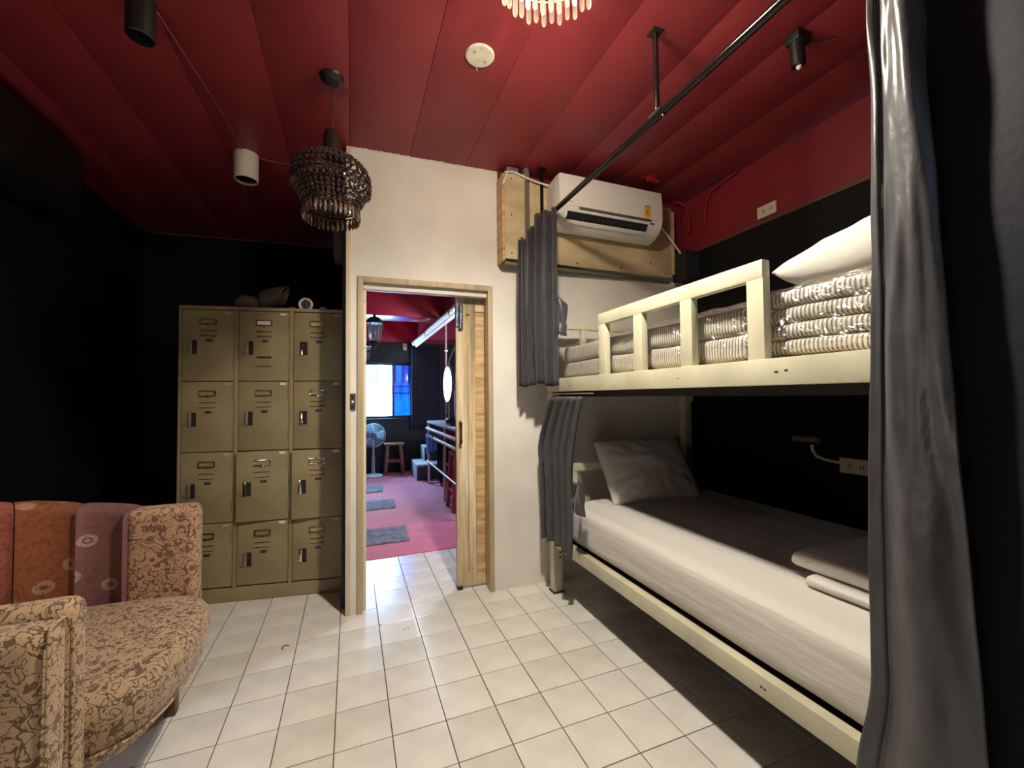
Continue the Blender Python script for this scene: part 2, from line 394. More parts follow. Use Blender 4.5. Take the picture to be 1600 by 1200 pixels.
# ---- left bay walls
pts = []
for k in range(9):
    a = PI - k*(PI/2)/8
    pts.append((-1.61 + 0.12*math.cos(a), 4.43 + 0.12*math.sin(a)))
inner = [(-1.73, -2.6)] + pts + [(-0.03, 4.40)]
outer = [(p[0]-0.1 if i < 6 else p[0], p[1] if i < 6 else p[1]+0.1) for i, p in enumerate(inner)]
mbw = MB()
for i in range(len(inner)-1):
    (a, b), (c, d) = inner[i], inner[i+1]; (e, f_), (g, h_) = outer[i], outer[i+1]
    mbw.add([(a,b,0),(c,d,0),(g,h_,0),(e,f_,0),(a,b,H),(c,d,H),(g,h_,H),(e,f_,H)], [(0,3,2,1),(4,5,6,7),(0,1,5,4),(2,3,7,6)])
struct(mbw.obj('wall_left', black_wall, smooth=40))
struct(MB().tube([(p[0], p[1]-0.004, H-0.008) for p in inner[1:]], 0.006, 6).obj('trim_1', mat('brown_red_trim', (0.16, 0.05, 0.04), 0.5)))
struct(B('wall_rear', (-1.80, 2.54, -2.72, -2.6, 0, H), black_wall))
# ---- partition (front white wall with the doorway), slightly turned
WROT = -0.0449
WO = (-0.023, 2.599, 0)
wp = struct(MB().box(0, 0.078, 0, 0.07, 0, H).box(0.078, 0.868, 0, 0.07, 1.955, H).box(0.868, 2.50, 0, 0.07, 0, H).obj('wall_front', white_wall, loc=WO, rot=(0, 0, WROT)))
# end cap trims + return wall running back along the passage
struct(B('trim_2', (-0.006, 0.022, -0.010, 0.08, 0, H-0.006), trim_m, None, 0.003, loc=WO, rot=(0, 0, WROT)))
struct(B('wall_passage', (-0.050, 0.050, 2.69, 7.3, 0, H), mat('passage_wall_paint', (0.03, 0.03, 0.035), 0.7)))
B('red_corner_panel', (2.315, 2.47, -0.004, 0.0, 2.30, H), red_wall, wp)
B('red_shade_strip', (0.93, 2.315, -0.004, 0.0, 2.685, H), red_wall, wp)  # strip added to stand for the dark shade above the board
# little paint chips along the joint of wall and ceiling
chips = MB()
for k in range(26):
    u = random.uniform(0.02, 0.9); w_ = random.uniform(0.004, 0.022)
    chips.box(u, u+w_, -0.006, 0.0, H-random.uniform(0.004, 0.012), H+0.0)
o = chips.obj('paint_chips', paper_m, wp); o['kind'] = 'stuff'
# ---- door 1 : casing, jambs, sliding leaf
d1 = bpy.data.objects.new('door_1', None); COL.objects.link(d1); d1.location = WO; d1.rotation_euler = (0, 0, WROT); struct(d1)
B('casing', (0.058, 0.090, -0.012, 0.09, 0, 1.975), jamb_m, d1, 0.003)
B('casing', (0.856, 0.888, -0.012, 0.09, 0, 1.975), jamb_m, d1, 0.003)
B('casing', (0.090, 0.856, -0.012, 0.09, 1.940, 1.975), jamb_m, d1, 0.003)
B('track', (0.090, 0.856, 0.02, 0.075, 1.905, 1.940), mat('white_track', (0.7, 0.68, 0.65), 0.4), d1, 0.002)
B('stop_strip', (0.090, 0.106, 0.03, 0.10, 0, 1.905), mat('cream_strip', (0.72, 0.66, 0.50), 0.5), d1, 0.002)
for z in (1.83, 1.55, 1.46): MB().tube([(0.098, 0.026, z), (0.098, 0.031, z)], 0.004, 8).obj('screw', steel_m, d1)
leaf = MB().box(0.665, 0.795, 0.098, 0.135, 0.015, 1.925).box(0.795, 1.42, 0.098, 0.135, 1.82, 1.925).box(0.795, 1.42, 0.098, 0.135, 0.015, 0.06).box(1.30, 1.42, 0.098, 0.135, 0.06, 1.82).obj('door_leaf', pale_wood, d1, 0.002)
B('leaf_panel', (0.795, 1.30, 0.108, 0.125, 0.06, 1.82), grain_wood, leaf)
MB().box(0.742, 0.7455, 0.0972, 0.099, 0.10, 1.60).obj('groove', mat('dark_groove', (0.10, 0.06, 0.03), 0.8), leaf)
cl = MB().tube([(0.695, 0.085, 1.70), (0.695, 0.085, 1.87)], 0.016, 14).tube([(0.672, 0.09, 1.72), (0.672, 0.09, 1.86)], 0.011, 12).obj('door_closer', chrome_m, leaf)
MB().tube([(0.735, 0.09, 1.80), (0.735, 0.098, 1.80)], .007, 8).tube([(0.752, 0.09, 1.805), (0.752, 0.098, 1.805)], .005, 8).tube([(0.735, 0.088, 1.80), (0.755, 0.088, 1.80)], .003, 6).obj('bolt', brass_m, leaf)
MB().tube([(0.690, 0.097, 1.085), (0.690, 0.070, 1.075), (0.690, 0.062, 1.04), (0.690, 0.062, 0.99), (0.690, 0.070, 0.955), (0.690, 0.097, 0.945)], [.009, .010, .006, .006, .010, .009], 8).obj('pull_handle', mat('dark_bronze', (0.07, 0.045, 0.02), 0.4, metal=0.6), leaf)
B('floor_guide', (0.664, 0.70, 0.085, 0.14, 0.0, 0.02), black_pl, d1)
# switch plate on the end of the partition
sw = thing('switch_plate', 'small dark switch plate on the white strip left of the doorway', 'switch', (0.010, 2.592, 1.228), WROT)
B('plate', (-0.016, 0.016, -0.006, 0.0, -0.048, 0.048), mat('dark_grey_plate', (0.045, 0.043, 0.045), 0.4), sw, 0.002)
for z in (-0.028, 0.0, 0.028): B('button', (-0.006, 0.006, -0.010, -0.006, z-0.007, z+0.007), white_pl if z == 0 else black_pl, sw, 0.001)

# ---- next room ------------------------------------------------------------
carpet = B('carpet', (0.052, 1.88, 3.40, 7.19, -0.004, 0.006), carpet_m, None, 0.002); tag(carpet, 'bright crimson carpet covering the floor of the far room', 'carpet')
BW = 7.20
wb = struct(MB().box(0.05, 0.06, BW, BW+0.12, 0, H).box(0.06, 0.985, BW, BW+0.12, 0, 0.905).box(0.06, 0.985, BW, BW+0.12, 1.835, 2.19).box(0.985, 1.95, BW, BW+0.12, 0, 2.19).obj('wall_back', mat('far_black_wall', (0.014, 0.015, 0.020), 0.6, var=0.3, vscale=5)))
B('red_upper_band', (0.05, 1.95, BW-0.004, BW+0.12, 2.19, H), mat('bright_red_paint', (0.66, 0.010, 0.045), 0.45), wb)
struct(B('wall_far_right', (1.88, 1.98, 2.60, 7.3, 0, H), mat('far_black_wall2', (0.012, 0.012, 0.015), 0.6)))
beam_m = mat('glossy_red_beam', (0.46, 0.013, 0.045), 0.35, coat=0.3)
struct(B('trim_3', (0.05, 1.04, 5.00, 5.34, 2.21, H), beam_m, None, 0.004))
struct(B('trim_4', (1.04, 1.88, 2.72, 7.19, 2.20, H), beam_m, None, 0.004))
w1 = bpy.data.objects.new('window_1', None); COL.objects.link(w1); w1.location = (0, BW, 0); struct(w1)
frm = MB().box(0.055, 0.985, 0.03, 0.07, 0.905, 0.945).box(0.055, 0.985, 0.03, 0.07, 1.80, 1.84).box(0.95, 0.985, 0.03, 0.07, 0.945, 1.80).box(0.055, 0.075, 0.03, 0.07, 0.945, 1.80).box(0.648, 0.682, 0.025, 0.075, 0.945, 1.80)
frm.obj('window_frame', mat('dark_aluminium', (0.02, 0.024, 0.03), 0.4), w1, 0.002)
B('pane', (0.075, 0.648, 0.048, 0.052, 0.945, 1.80), glass_m, w1)
B('pane', (0.682, 0.95, 0.048, 0.052, 0.945, 1.80), blue_glass, w1)
B('window_sill', (0.055, 1.0, -0.03, 0.03, 0.885, 0.905), mat('far_sill', (0.03, 0.03, 0.04), 0.5), w1, 0.003)
# house across the yard
fac = thing('neighbouring_house', 'white house front with teal curtained windows seen through the far window', 'building', (0.8, 12.0, 0))
MB().box(-6, 6, 0, 0.3, -0.5, 3.2).obj('wall', facade_m, fac)
for (a, b) in ((-0.75, -0.13), (0.12, 0.36), (0.55, 1.0)):
    wf = MB().box(a, b, -0.03, -0.005, 1.66, 2.45).obj('window', teal_m, fac)
    fr_ = MB()
    for t in (0, 0.5, 1): fr_.box(a+(b-a)*t-0.012, a+(b-a)*t+0.012, -0.05, -0.03, 1.66, 2.45)
    fr_.obj('window_bars', mat('teal_bars', (0.01, 0.05, 0.05), 0.5), wf)
for z in (1.55, 1.36): MB().box(-5, 5, -0.10, 0, z, z+0.03).obj('ledge', mat('grey_ledge', (0.02, 0.02, 0.02), 0.7), fac, 0.004)
B('yard_wall', (-5, 5, -2.6, -2.5, -0.5, 0.60), facade_m, fac)
B('yard_box', (-0.62, -0.30, -3.4, -3.0, 0.3, 0.88), mat('grey_box', (0.35, 0.42, 0.45), 0.6), fac)

# far curtain
def drape(name, path, z0, z1, m, parent=None, nz=16, wob=0.006, thick=0.003, seed=0, zfun=None, sm=60, belly=None, shift=None):
    """path: list of (x,y) plan points (already pleated); hangs between z1 and z0"""
    n = len(path)-1
    cxm = sum(p[0] for p in path)/len(path); cym = sum(p[1] for p in path)/len(path)
    def F(u, v):
        t = u*n; i = min(int(t), n-1); f_ = t-i
        x = path[i][0]*(1-f_)+path[i+1][0]*f_; y = path[i][1]*(1-f_)+path[i+1][1]*f_
        za, zb = (z0, z1) if zfun is None else zfun(u)
        z = za + (zb-za)*v
        nn = noise.noise_vector(Vector((x*6+seed, y*6, z*2.2)))
        k = 1.0 if belly is None else belly(v)
        x = cxm + (x-cxm)*k; y = cym + (y-cym)*k
        if shift: y += shift(v)
        return (x+nn.x*wob, y+nn.y*wob, z)
    mb = MB().grid(F, n*2 if n < 60 else n, nz)
    o = mb.obj(name, m, parent, smooth=sm, clean=False)
    solid(o, thick); return o
def pleats(p0, p1, n, depth, sub=6, irr=0.3, seed=1):
    rnd = random.Random(seed); p0 = Vector(p0); p1 = Vector(p1); d = p1-p0; nn = Vector((-d.y, d.x)).normalized()
    phs = []; tot = n*sub; out = []; a = 1.0
    ws = [1+rnd.uniform(-irr, irr) for _ in range(n)]; sw_ = sum(ws); acc = 0
    for i, w_ in enumerate(ws):
        a = depth*(1+rnd.uniform(-irr, irr))
        for k in range(sub):
            t = (acc + w_*k/sub)/sw_
            out.append(tuple(p0 + d*t + nn*a*math.sin(2*PI*k/sub)))
        acc += w_
    out.append(tuple(p1)); return out
fc = drape('window_curtain', pleats((0.93, 7.10), (1.44, 7.06), 11, 0.026), 0.74, 2.12, navy_cloth, seed=3)
tag(fc, 'dark navy pleated curtain drawn to the right of the far window', 'curtain')

# fixture along the beam
fx = thing('tube_light_fixture', 'long white twin tube light fixture along the red beam of the far room', 'light', (1.0, 5.5, 2.16))
MB().prism([(0.04, 0.03), (-0.06, 0.0), (-0.06, -0.02), (-0.02, -0.05), (0.04, -0.05)], 'y', -1.6, 1.5).obj('housing', white_pl, fx, 0.004)
for q, (x, z) in enumerate(((-0.045, -0.045), (0.005, -0.068))): MB().tube([(x, -1.5, z), (x, 1.42, z)], 0.013, 10).obj('tube_lamp', tube_m, fx)
for y in (-1.3, 0.2, 1.3): B('clip', (-0.062, -0.03, y-0.012, y+0.012, -0.066, -0.018), steel_m, fx, 0.002)
se = thing('wall_sensor', 'tiny pale box high on the far black wall above the window', 'sensor', (0.85, BW, 2.11)); B('case', (-0.035, 0.035, -0.05, 0, -0.06, 0.06), cream_pl, se, 0.006); B('lens', (-0.02, 0.02, -0.054, -0.05, -0.045, -0.01), white_pl, se, 0.003)

# lanterns on passage wall
def lantern(loc, label):
    t = thing('wall_lantern', label, 'lantern', loc, 0, 'black wall lanterns in the far room')
    iron = mat('black_wrought_iron', (0.008, 0.008, 0.010), 0.45)
    MB().lathe([(0.0, 0.16), (0.012, 0.155), (0.014, 0.135), (0.045, 0.125), (0.085, 0.075), (0.088, 0.068), (0.0, 0.066)], 6).obj('roof', iron, t, smooth=20)
    MB().lathe([(0.0, -0.17), (0.02, -0.165), (0.03, -0.13), (0.052, -0.118), (0.052, -0.105), (0.0, -0.105)], 6).obj('base', iron, t, smooth=20)
    cage = MB()
    for k in range(6):
        a = k*PI/3; cage.tube([(0.047*math.cos(a), 0.047*math.sin(a), -0.11), (0.078*math.cos(a), 0.078*math.sin(a), 0.07)], 0.004, 6)
    cage.obj('cage', iron, t)
    gl = MB().lathe([(0.044, -0.105), (0.074, 0.066)], 6).obj('glass', lantern_glass, t, smooth=None)
    MB().ball((0, 0, -0.02), 0.018, 10, 8, (1, 1, 1.5)).obj('bulb', mat('pinkish_bulb', (0.75, 0.35, 0.30), 0.3), t)
    MB().tube([(0, 0, -0.165), (-0.02, 0, -0.20), (-0.09, 0, -0.21), (-0.14, 0, -0.17), (-0.155, 0, -0.10)], 0.009, 8).ball((-0.155, 0, -0.1), 0.02).box(-0.17, -0.155, -0.03, 0.03, -0.20, -0.02).obj('bracket', iron, t)
    return t
lantern((0.212, 4.20, 1.905), 'black six sided lantern on the passage wall, the nearer and higher of two')
lantern((0.168, 5.50, 1.83), 'black six sided lantern on the passage wall, the farther and lower of two')

# doormats
def doormat(x0, x1, y0, y1, sk, label, seed):
    def F(u, v):
        x = x0+(x1-x0)*u + sk*v; y = y0+(y1-y0)*v
        n_ = noise.noise(Vector((x*9, y*9, seed)))
        return (x + 0.012*noise.noise(Vector((y*8, seed, 0))), y + 0.014*noise.noise(Vector((x*8, seed, 3))), 0.014+0.010*abs(n_))
    o = MB().grid(F, 24, 20).obj('doormat', grey_mat, smooth=60, clean=False); solid(o, 0.012, -1); return tag(o, label, 'mat', 'grey cloth mats on the red carpet')
doormat(0.06, 0.475, 3.70, 4.14, 0.02, 'grey cloth mat on the red carpet, nearest of the three to the doorway', 1)
doormat(0.07, 0.465, 4.85, 5.27, 0.03, 'rumpled blue-grey mat on the red carpet, middle one of three', 5)
doormat(0.07, 0.395, 5.74, 6.14, 0.03, 'blue-grey mat on the red carpet, farthest of three near the fan', 9)

# pedestal fan
fan = thing('pedestal_fan', 'pale mint pedestal fan standing under the far window', 'fan', (0.33, 6.92, 0.006))
MB().lathe([(0.0, 0.05), (0.05, 0.05), (0.13, 0.03), (0.15, 0.012), (0.15, 0.0), (0, 0)][::-1], 28).obj('base', mint_pl, fan)
MB().tube([(0, 0, 0.04), (0, 0, 0.30), (0, 0, 0.31), (0, 0, 0.50)], [0.028, 0.026, 0.018, 0.018], 16).obj('pole', mint_pl, fan)
MB().tube([(0, 0.10, 0.65), (0, 0.02, 0.65), (0, 0.0, 0.65)], [0.035, 0.055, 0.055], 16).tube([(0, 0.03, 0.48), (0, 0.03, 0.62)], 0.022, 10).obj('motor_housing', mint_pl, fan)
gr_ = MB()
for r_, y in ((0.185, -0.04), (0.15, -0.065), (0.115, -0.075), (0.08, -0.082), (0.17, -0.052), (0.132, -0.07), (0.098, -0.078)):
    gr_.tube([(r_*math.cos(2*PI*k/32), y, 0.65+r_*math.sin(2*PI*k/32)) for k in range(32)], 0.004 if r_ == 0.185 else 0.0016, 5, closed=True)
for k in range(30):
    a = 2*PI*k/30; c_, s_ = math.cos(a), math.sin(a)
    gr_.tube([(0.05*c_, -0.084, 0.65+0.05*s_), (0.12*c_, -0.074, 0.65+0.12*s_), (0.185*c_, -0.04, 0.65+0.185*s_)], 0.0016, 4)
gr_.obj('front_grille', mat('mint_wire', (0.50, 0.68, 0.74), 0.4), fan)
MB().lathe([(0, 0.006), (0.035, 0.006), (0.05, 0.0), (0.05, -0.006), (0, -0.006)][::-1], 24, M=Matrix.Translation((0, -0.085, 0.65)) @ Matrix.Rotation(R(90), 4, 'X')).obj('badge', mat('grey_blue_badge', (0.20, 0.30, 0.42), 0.4), fan)
for k in range(3):
    a0 = k*2*PI/3
    def FB(u, v, a0=a0):
        r_ = 0.03+0.135*u; a = a0 + (v-0.5)*1.3*(1-0.25*u); return (r_*math.cos(a), -0.03+0.03*v, 0.65+r_*math.sin(a))
    o = MB().grid(FB, 6, 6).obj('blade', mat('translucent_blue_blade', (0.32, 0.48, 0.60), 0.3), fan, clean=False); solid(o, 0.003)

# small wooden stool
def leg_(mb, a, b, w0, w1):
    a = Vector(a); b = Vector(b); 
    v = [(a.x-w0, a.y-w0, a.z), (a.x+w0, a.y-w0, a.z), (a.x+w0, a.y+w0, a.z), (a.x-w0, a.y+w0, a.z), (b.x-w1, b.y-w1, b.z), (b.x+w1, b.y-w1, b.z), (b.x+w1, b.y+w1, b.z), (b.x-w1, b.y+w1, b.z)]
    mb.add(v, [(0,3,2,1),(4,5,6,7),(0,1,5,4),(1,2,6,5),(2,3,7,6),(3,0,4,7)]); return mb
st = thing('wooden_stool', 'small square brown wooden stool against the far black wall beside the fan', 'stool', (0.655, 7.03, 0.006))
B('seat', (-0.155, 0.155, -0.13, 0.12, 0.475, 0.505), stoolwood_m, st, 0.004)
for sx in (-1, 1):
    for sy in (-1, 1): leg_(MB(), (sx*0.14, sy*0.11, 0), (sx*0.10, sy*0.08, 0.475), 0.024, 0.024).obj('leg', stoolwood_m, st, 0.003)
for sy in (-1, 1): B('rail', (-0.115, 0.115, sy*0.1-0.012, sy*0.1+0.012, 0.20, 0.235), stoolwood_m, st, 0.003)
for sx in (-1, 1): B('rail', (sx*0.105-0.012, sx*0.105+0.012, -0.09, 0.09, 0.40, 0.45), stoolwood_m, st, 0.003)

# steps
sp = thing('wooden_steps', 'pale grey box steps with dark sides at the end of the far room', 'steps', (1.2, 6.62, 0.006))
dk = mat('dark_step_side', (0.02, 0.022, 0.02), 0.5)
B('step_body', (-0.27, 0.30, -0.30, 0.30, 0, 0.205), dk, sp); B('tread', (-0.285, 0.31, -0.315, 0.30, 0.205, 0.235), grey_step, sp, 0.004); B('side_panel', (-0.285, -0.271, -0.30, 0.30, 0, 0.205), grey_step, sp, 0.002)
B('step_body', (-0.10, 0.30, 0.05, 0.42, 0.235, 0.43), dk, sp); B('tread', (-0.115, 0.31, 0.035, 0.42, 0.43, 0.455), grey_step, sp, 0.004); B('side_panel', (-0.115, -0.101, 0.04, 0.42, 0.235, 0.43), grey_step, sp, 0.002)

# console table with rails
tb = thing('console_table', 'long white metal console table with pink rails along the far room side', 'table', (1.05, 5.2, 0.006))
wm = mat('white_enamel_metal', (0.62, 0.63, 0.66), 0.35)
B('table_top', (-0.02, 0.40, -1.2, 0.86, 0.875, 0.905), mat('pale_blue_grey_top', (0.45, 0.55, 0.62), 0.4), tb, 0.004)
for y in (0.82, -0.26, -1.16):
    for x in (0.0, 0.38): B('leg', (x-0.014, x+0.014, y-0.014, y+0.014, 0, 0.875), wm if y > 0.5 else mat('cream_metal', (0.62, 0.50, 0.40), 0.4), tb, 0.002)
for z, w_ in ((0.80, 0.022), (0.70, 0.02), (0.335, 0.012)): MB().tube([(-0.03, -1.16, z), (-0.03, 0.80, z)], w_, 10).obj('rail', pink_m, tb)
for y in (0.82, -0.26): B('foot_rail', (0, 0.38, y-0.012, y+0.012, 0.0, 0.025), wm, tb, 0.002)
B('shelf_bar', (0, 0.38, -0.28, -0.24, 0.42, 0.45), mat('cream_metal', (0.6, 0.5, 0.4), 0.4), tb, 0.003)
tw = drape('blue_towel', pleats((1.00, 5.92), (1.035, 5.30), 4, 0.02, seed=4), 0.46, 0.74, blue_cloth, seed=9, thick=0.01, zfun=lambda u: (0.45+0.12*u, 0.735)); tag(tw, 'blue towel draped over the pink rail of the white table', 'towel')
dj = drape('dark_garment', pleats((1.08, 5.55), (1.10, 5.0), 4, 0.02, seed=5), 0.15, 0.70, black_cloth, seed=8, thick=0.01); tag(dj, 'black garment hanging under the white table behind the blue towel', 'clothing')
rc = drape('red_cloth', pleats((1.20, 5.95), (1.22, 4.1), 9, 0.03, seed=6), 0.02, 0.86, red_cloth, seed=2, thick=0.01); tag(rc, 'deep red cloth hanging below the white table top', 'cloth')
bg_ = thing('black_bag', 'black rumpled bag lying on the white table of the far room', 'bag', (1.14, 4.85, 0.911))
def FBAG(u, v):
    a = 2*PI*u; t = PI*v; r_ = 1+0.25*noise.noise(Vector((math.cos(a)*1.4, math.sin(a)*1.4, v*3)))
    return (0.10*r_*math.sin(t)*math.cos(a), 0.24*r_*math.sin(t)*math.sin(a), 0.055+0.055*r_*math.cos(t))
MB().grid(FBAG, 20, 12).obj('body', black_pl, bg_, smooth=80)
MB().tube([(0.0, -0.15, 0.07), (-0.08, -0.05, 0.14), (-0.06, 0.1, 0.12), (0, 0.16, 0.07)], 0.008, 8).obj('strap', black_pl, bg_)
rs = thing('red_bar_stool', 'red painted bar stool standing beneath the white table', 'stool', (1.16, 4.55, 0.006))
redp = mat('red_stool_paint', (0.36, 0.02, 0.03), 0.4)
B('seat', (-0.12, 0.12, -0.14, 0.14, 0.60, 0.63), redp, rs, 0.006)
for sx in (-1, 1):
    for sy in (-1, 1): leg_(MB(), (sx*0.13, sy*0.15, 0), (sx*0.10, sy*0.11, 0.60), 0.02, 0.018).obj('leg', redp, rs, 0.003)
B('foot_bar', (-0.13, 0.13, -0.16, -0.14, 0.04, 0.07), mat('pink_bar', (0.62, 0.45, 0.42), 0.4), rs, 0.002); B('foot_bar', (-0.13, -0.11, -0.15, 0.15, 0.20, 0.23), redp, rs, 0.002)
# round mirror
mr = thing('round_mirror', 'round black framed vanity mirror standing above the white table', 'mirror', (1.055, 4.78, 1.40))
mr.rotation_euler = (0, 0, R(3))
MM = Matrix.Rotation(R(-90), 4, 'Y')
MB().tube([(0, 0.215*math.cos(2*PI*k/40), 0.215*math.sin(2*PI*k/40)) for k in range(40)], 0.013, 8, closed=True).obj('frame', black_pl, mr)
MB().lathe([(0, -0.004), (0.21, -0.004), (0.21, 0.004), (0, 0.004)], 40, M=MM).obj('glass', mirror_m, mr)
MB().lathe([(0, -0.010), (0.212, -0.010), (0.212, -0.0045), (0, -0.0045)], 40, M=MM).obj('back_plate', black_pl, mr)
MB().tube([(0.012, 0, -0.215), (0.012, 0, -0.34), (0.012, -0.02, -0.48)], 0.010, 8).obj('stand', steel_m, mr)
MB().tube([(0.014, 0.0, 0.2), (0.014, -0.02, 0.28), (0.02, -0.3, 0.45)], 0.006, 6).obj('hanging_wire', steel_m, mr)
bd = thing('notice_board', 'small pale blue panel leaning behind the round mirror', 'panel', (1.16, 4.75, 0.911)); B('panel', (0, 0.012, -0.28, 0.10, 0, 0.42), mat('pale_blue_card', (0.35, 0.62, 0.70), 0.5), bd, 0.003); B('edge', (-0.006, 0.0, 0.10, 0.12, 0, 0.42), pink_m, bd, 0.002)
pp = thing('thin_pipe', 'thin pinkish pipe rising from behind the round mirror to the ceiling fixture', 'pipe', (1.075, 4.95, 1.5)); MB().tube([(0, 0, -0.55), (0, 0, 0.69)], 0.011, 10).obj('pipe_run', pink_m, pp); B('pipe_clip', (-0.018, 0.018, -0.018, 0.018, 0.30, 0.32), steel_m, pp)
cb = thing('white_cabinet', 'narrow white cabinet with black feet just inside the left side of the doorway', 'cabinet', (0.075, 3.62, 0.006))
B('body', (-0.022, 0.045, 0, 0.45, 0.07, 0.26), white_pl, cb, 0.003); B('foot', (-0.02, 0.04, 0.01, 0.05, 0, 0.07), black_pl, cb, 0.002); B('foot', (-0.02, 0.04, 0.40, 0.44, 0, 0.07), black_pl, cb, 0.002)

# ================================================================ LOCKER
LA = math.atan2(2.941-3.085, -0.167+0.977)
lk = thing('metal_locker', 'tall olive-tan steel locker with twelve small doors standing left of the doorway', 'locker', (-0.985, 3.088, 0), LA)
LW, LD, LH = 0.955, 0.46, 1.832
cw = LW/3
body = MB().box(0, LW, 0.022, LD, 0.07, LH-0.0)
body.obj('carcass', mat('locker_inner', (0.20, 0.155, 0.08), 0.5), lk, 0.002)
B('plinth', (0.004, LW-0.004, 0.006, LD, 0.0, 0.088), locker_m, lk, 0.002)
B('top_rail', (0, LW, 0.0, 0.022, LH-0.022, LH), locker_m, lk, 0.003)
zr = [0.094, 0.487, 0.925, 1.362, LH-0.024]
for k in range(4):
    xx = k*cw
    a, b = (0, 0.014) if k == 0 else (LW-0.014, LW) if k == 3 else (xx-0.011, xx+0.011)
    B('mullion', (a, b, 0.002, 0.022, 0.088, LH-0.022), locker_m, lk, 0.002)
dw = cw - 0.030
hgt = 0.428
def make_door(holder_mat, label=None):
    g = bpy.data.objects.new('door', None)
    return g
def locker_door(col, row, ajar, papered, shiny, slots):
    z0 = zr[row]+0.003; z1 = zr[row+1]-0.003; h_ = z1-z0
    x0_ = col*cw + (0.017 if col == 0 else 0.014); x1_ = (col+1)*cw - 0.014
    w_ = x1_-x0_
    # hinge at right edge: door origin there
    dmb = MB().box(-w_, 0, 0, 0.014, 0, h_)
    d = dmb.obj('door', locker_m, lk, 0.0022, loc=(x1_, 0.004, z0), rot=(0, 0, R(ajar)))
    c = -w_*0.5; hz = h_-0.072
    # card holder: a raised brass frame with the card inside
    fr = MB().box(c-0.046, c+0.046, -0.006, 0, hz-0.019, hz-0.013).box(c-0.046, c+0.046, -0.006, 0, hz+0.013, hz+0.019).box(c-0.046, c-0.040, -0.006, 0, hz-0.013, hz+0.013).box(c+0.040, c+0.046, -0.006, 0, hz-0.013, hz+0.013).box(c-0.010, c+0.010, -0.004, 0, hz-0.026, hz-0.019)
    fr.obj('card_holder', chrome_m if shiny else brass_m, d, 0.001)
    B('card', (c-0.040, c+0.040, -0.0015, 0, hz-0.013, hz+0.013), paper_m if papered == 2 else (mat('buff_card', (0.48, 0.36, 0.18), 0.7) if papered else locker_m), d)
    for q, dz in enumerate((0.055, 0.086)):
        MB().prism([(-0.0055, hz-dz), (0.0, hz-dz+0.008), (0.0, hz-dz-0.001)], 'x', c-0.045, c+0.045).obj('louver', locker_m, d, smooth=None)
        B('louver_slit', (c-0.043, c+0.043, -0.0008, 0, hz-dz-0.0045, hz-dz-0.001), locker_dk, d)
    B('latch_plate', (c-0.018+0.006, c+0.018+0.006, -0.002, 0, hz-0.124, hz-0.108), mat('dark_blue_grey_plate', (0.05, 0.055, 0.06), 0.4, metal=0.3), d, 0.001)
    hx = -w_*0.80
    hh = hz - 0.16
    B('handle_recess', (hx-0.002, hx+0.024, -0.0012, 0, hh-0.043, hh+0.043), locker_dk, d)
    B('handle', (hx-0.018, hx-0.001, -0.007, 0, hh-0.043, hh+0.043), chrome_m if (col == 2 or shiny) else steel_m, d, 0.002)
    MB().tube([(hx-0.030, -0.006, hh-0.028), (hx-0.030, 0, hh-0.028)], 0.007, 10).obj('lock_cylinder', steel_m, d)
    B('number_sticker', (-0.052, -0.016, -0.0012, 0, h_-0.022, h_-0.006), paper_m if shiny or col == 1 else mat('faded_sticker', (0.42, 0.34, 0.22), 0.7), d)
    for zz in (0.06, h_-0.12): MB().tube([(-0.001, -0.002, zz), (-0.001, -0.002, zz+0.07)], 0.0032, 8).obj('hinge', locker_m, d)
    if slots:
        B('vent_slot', (c-0.042, c+0.042, -0.001, 0, hz-0.225, hz-0.214), locker_dk, d)
        B('vent_slot', (c-0.042, c+0.042, -0.002, 0, hz-0.280, hz-0.272), brass_m, d)
for row in range(4):
    for col in range(3):
        aj = {(1, 1): 5.0, (2, 1): 6.0}.get((col, row), 0.0)
        locker_door(col, row, aj, 2 if (col, row) == (1, 3) else 1 if col == 2 and row in (0, 3) else 0, (col, row) in ((2, 2), (2, 1), (1, 1)), (col, row) == (1, 3))
# on top of the locker
def lpt(u, d, z):
    c_, s_ = math.cos(LA), math.sin(LA); return (-0.985 + u*c_ - d*s_, 3.088 + u*s_ + d*c_, z)
bgo = thing('grey_cloth_bag', 'slumped dark grey-brown boot shaped bag on the locker top', 'bag', lpt(0.44, 0.12, LH), LA)
def FC(u, v):
    a = 2*PI*u; r_ = 0.062 + 0.006*math.sin(3*a+v*5); x = -0.02+0.14*v
    return (x + 0.02*math.sin(a)*v, r_*math.cos(a), 0.066 + 0.045*v + r_*math.sin(a)*(1-0.05*v))
o = MB().grid(FC, 24, 8).obj('upper', brown_bag, bgo, smooth=80); solid(o, 0.006)
def FT(u, v):
    a = 2*PI*u; t = PI*v; return (-0.09 - 0.095*math.cos(t), 0.055*math.sin(t)*math.cos(a), max(0.002, 0.05+0.05*math.sin(t)*math.sin(a)+0.012*noise.noise(Vector((u*4, v*4, 1)))))
MB().grid(FT, 20, 14).obj('toe', mat('pinkish_brown_bag', (0.14, 0.08, 0.06), 0.75), bgo, smooth=80)
rg = thing('tape_reel', 'small white ring shaped reel with a bright centre bar on the locker top', 'reel', lpt(0.70, 0.08, LH+0.043), LA)
MB().tube([(0.038*math.cos(2*PI*k/32), 0, 0.038*math.sin(2*PI*k/32)) for k in range(32)], 0.008, 8, closed=True).obj('rim', white_pl, rg)
MB().lathe([(0, -0.006), (0.036, -0.006), (0.036, 0.006), (0, 0.006)], 28, M=Matrix.Translation((0, 0.006, 0)) @ Matrix.Rotation(R(90), 4, 'X')).obj('disc', mat('brown_disc', (0.08, 0.05, 0.03), 0.5), rg)
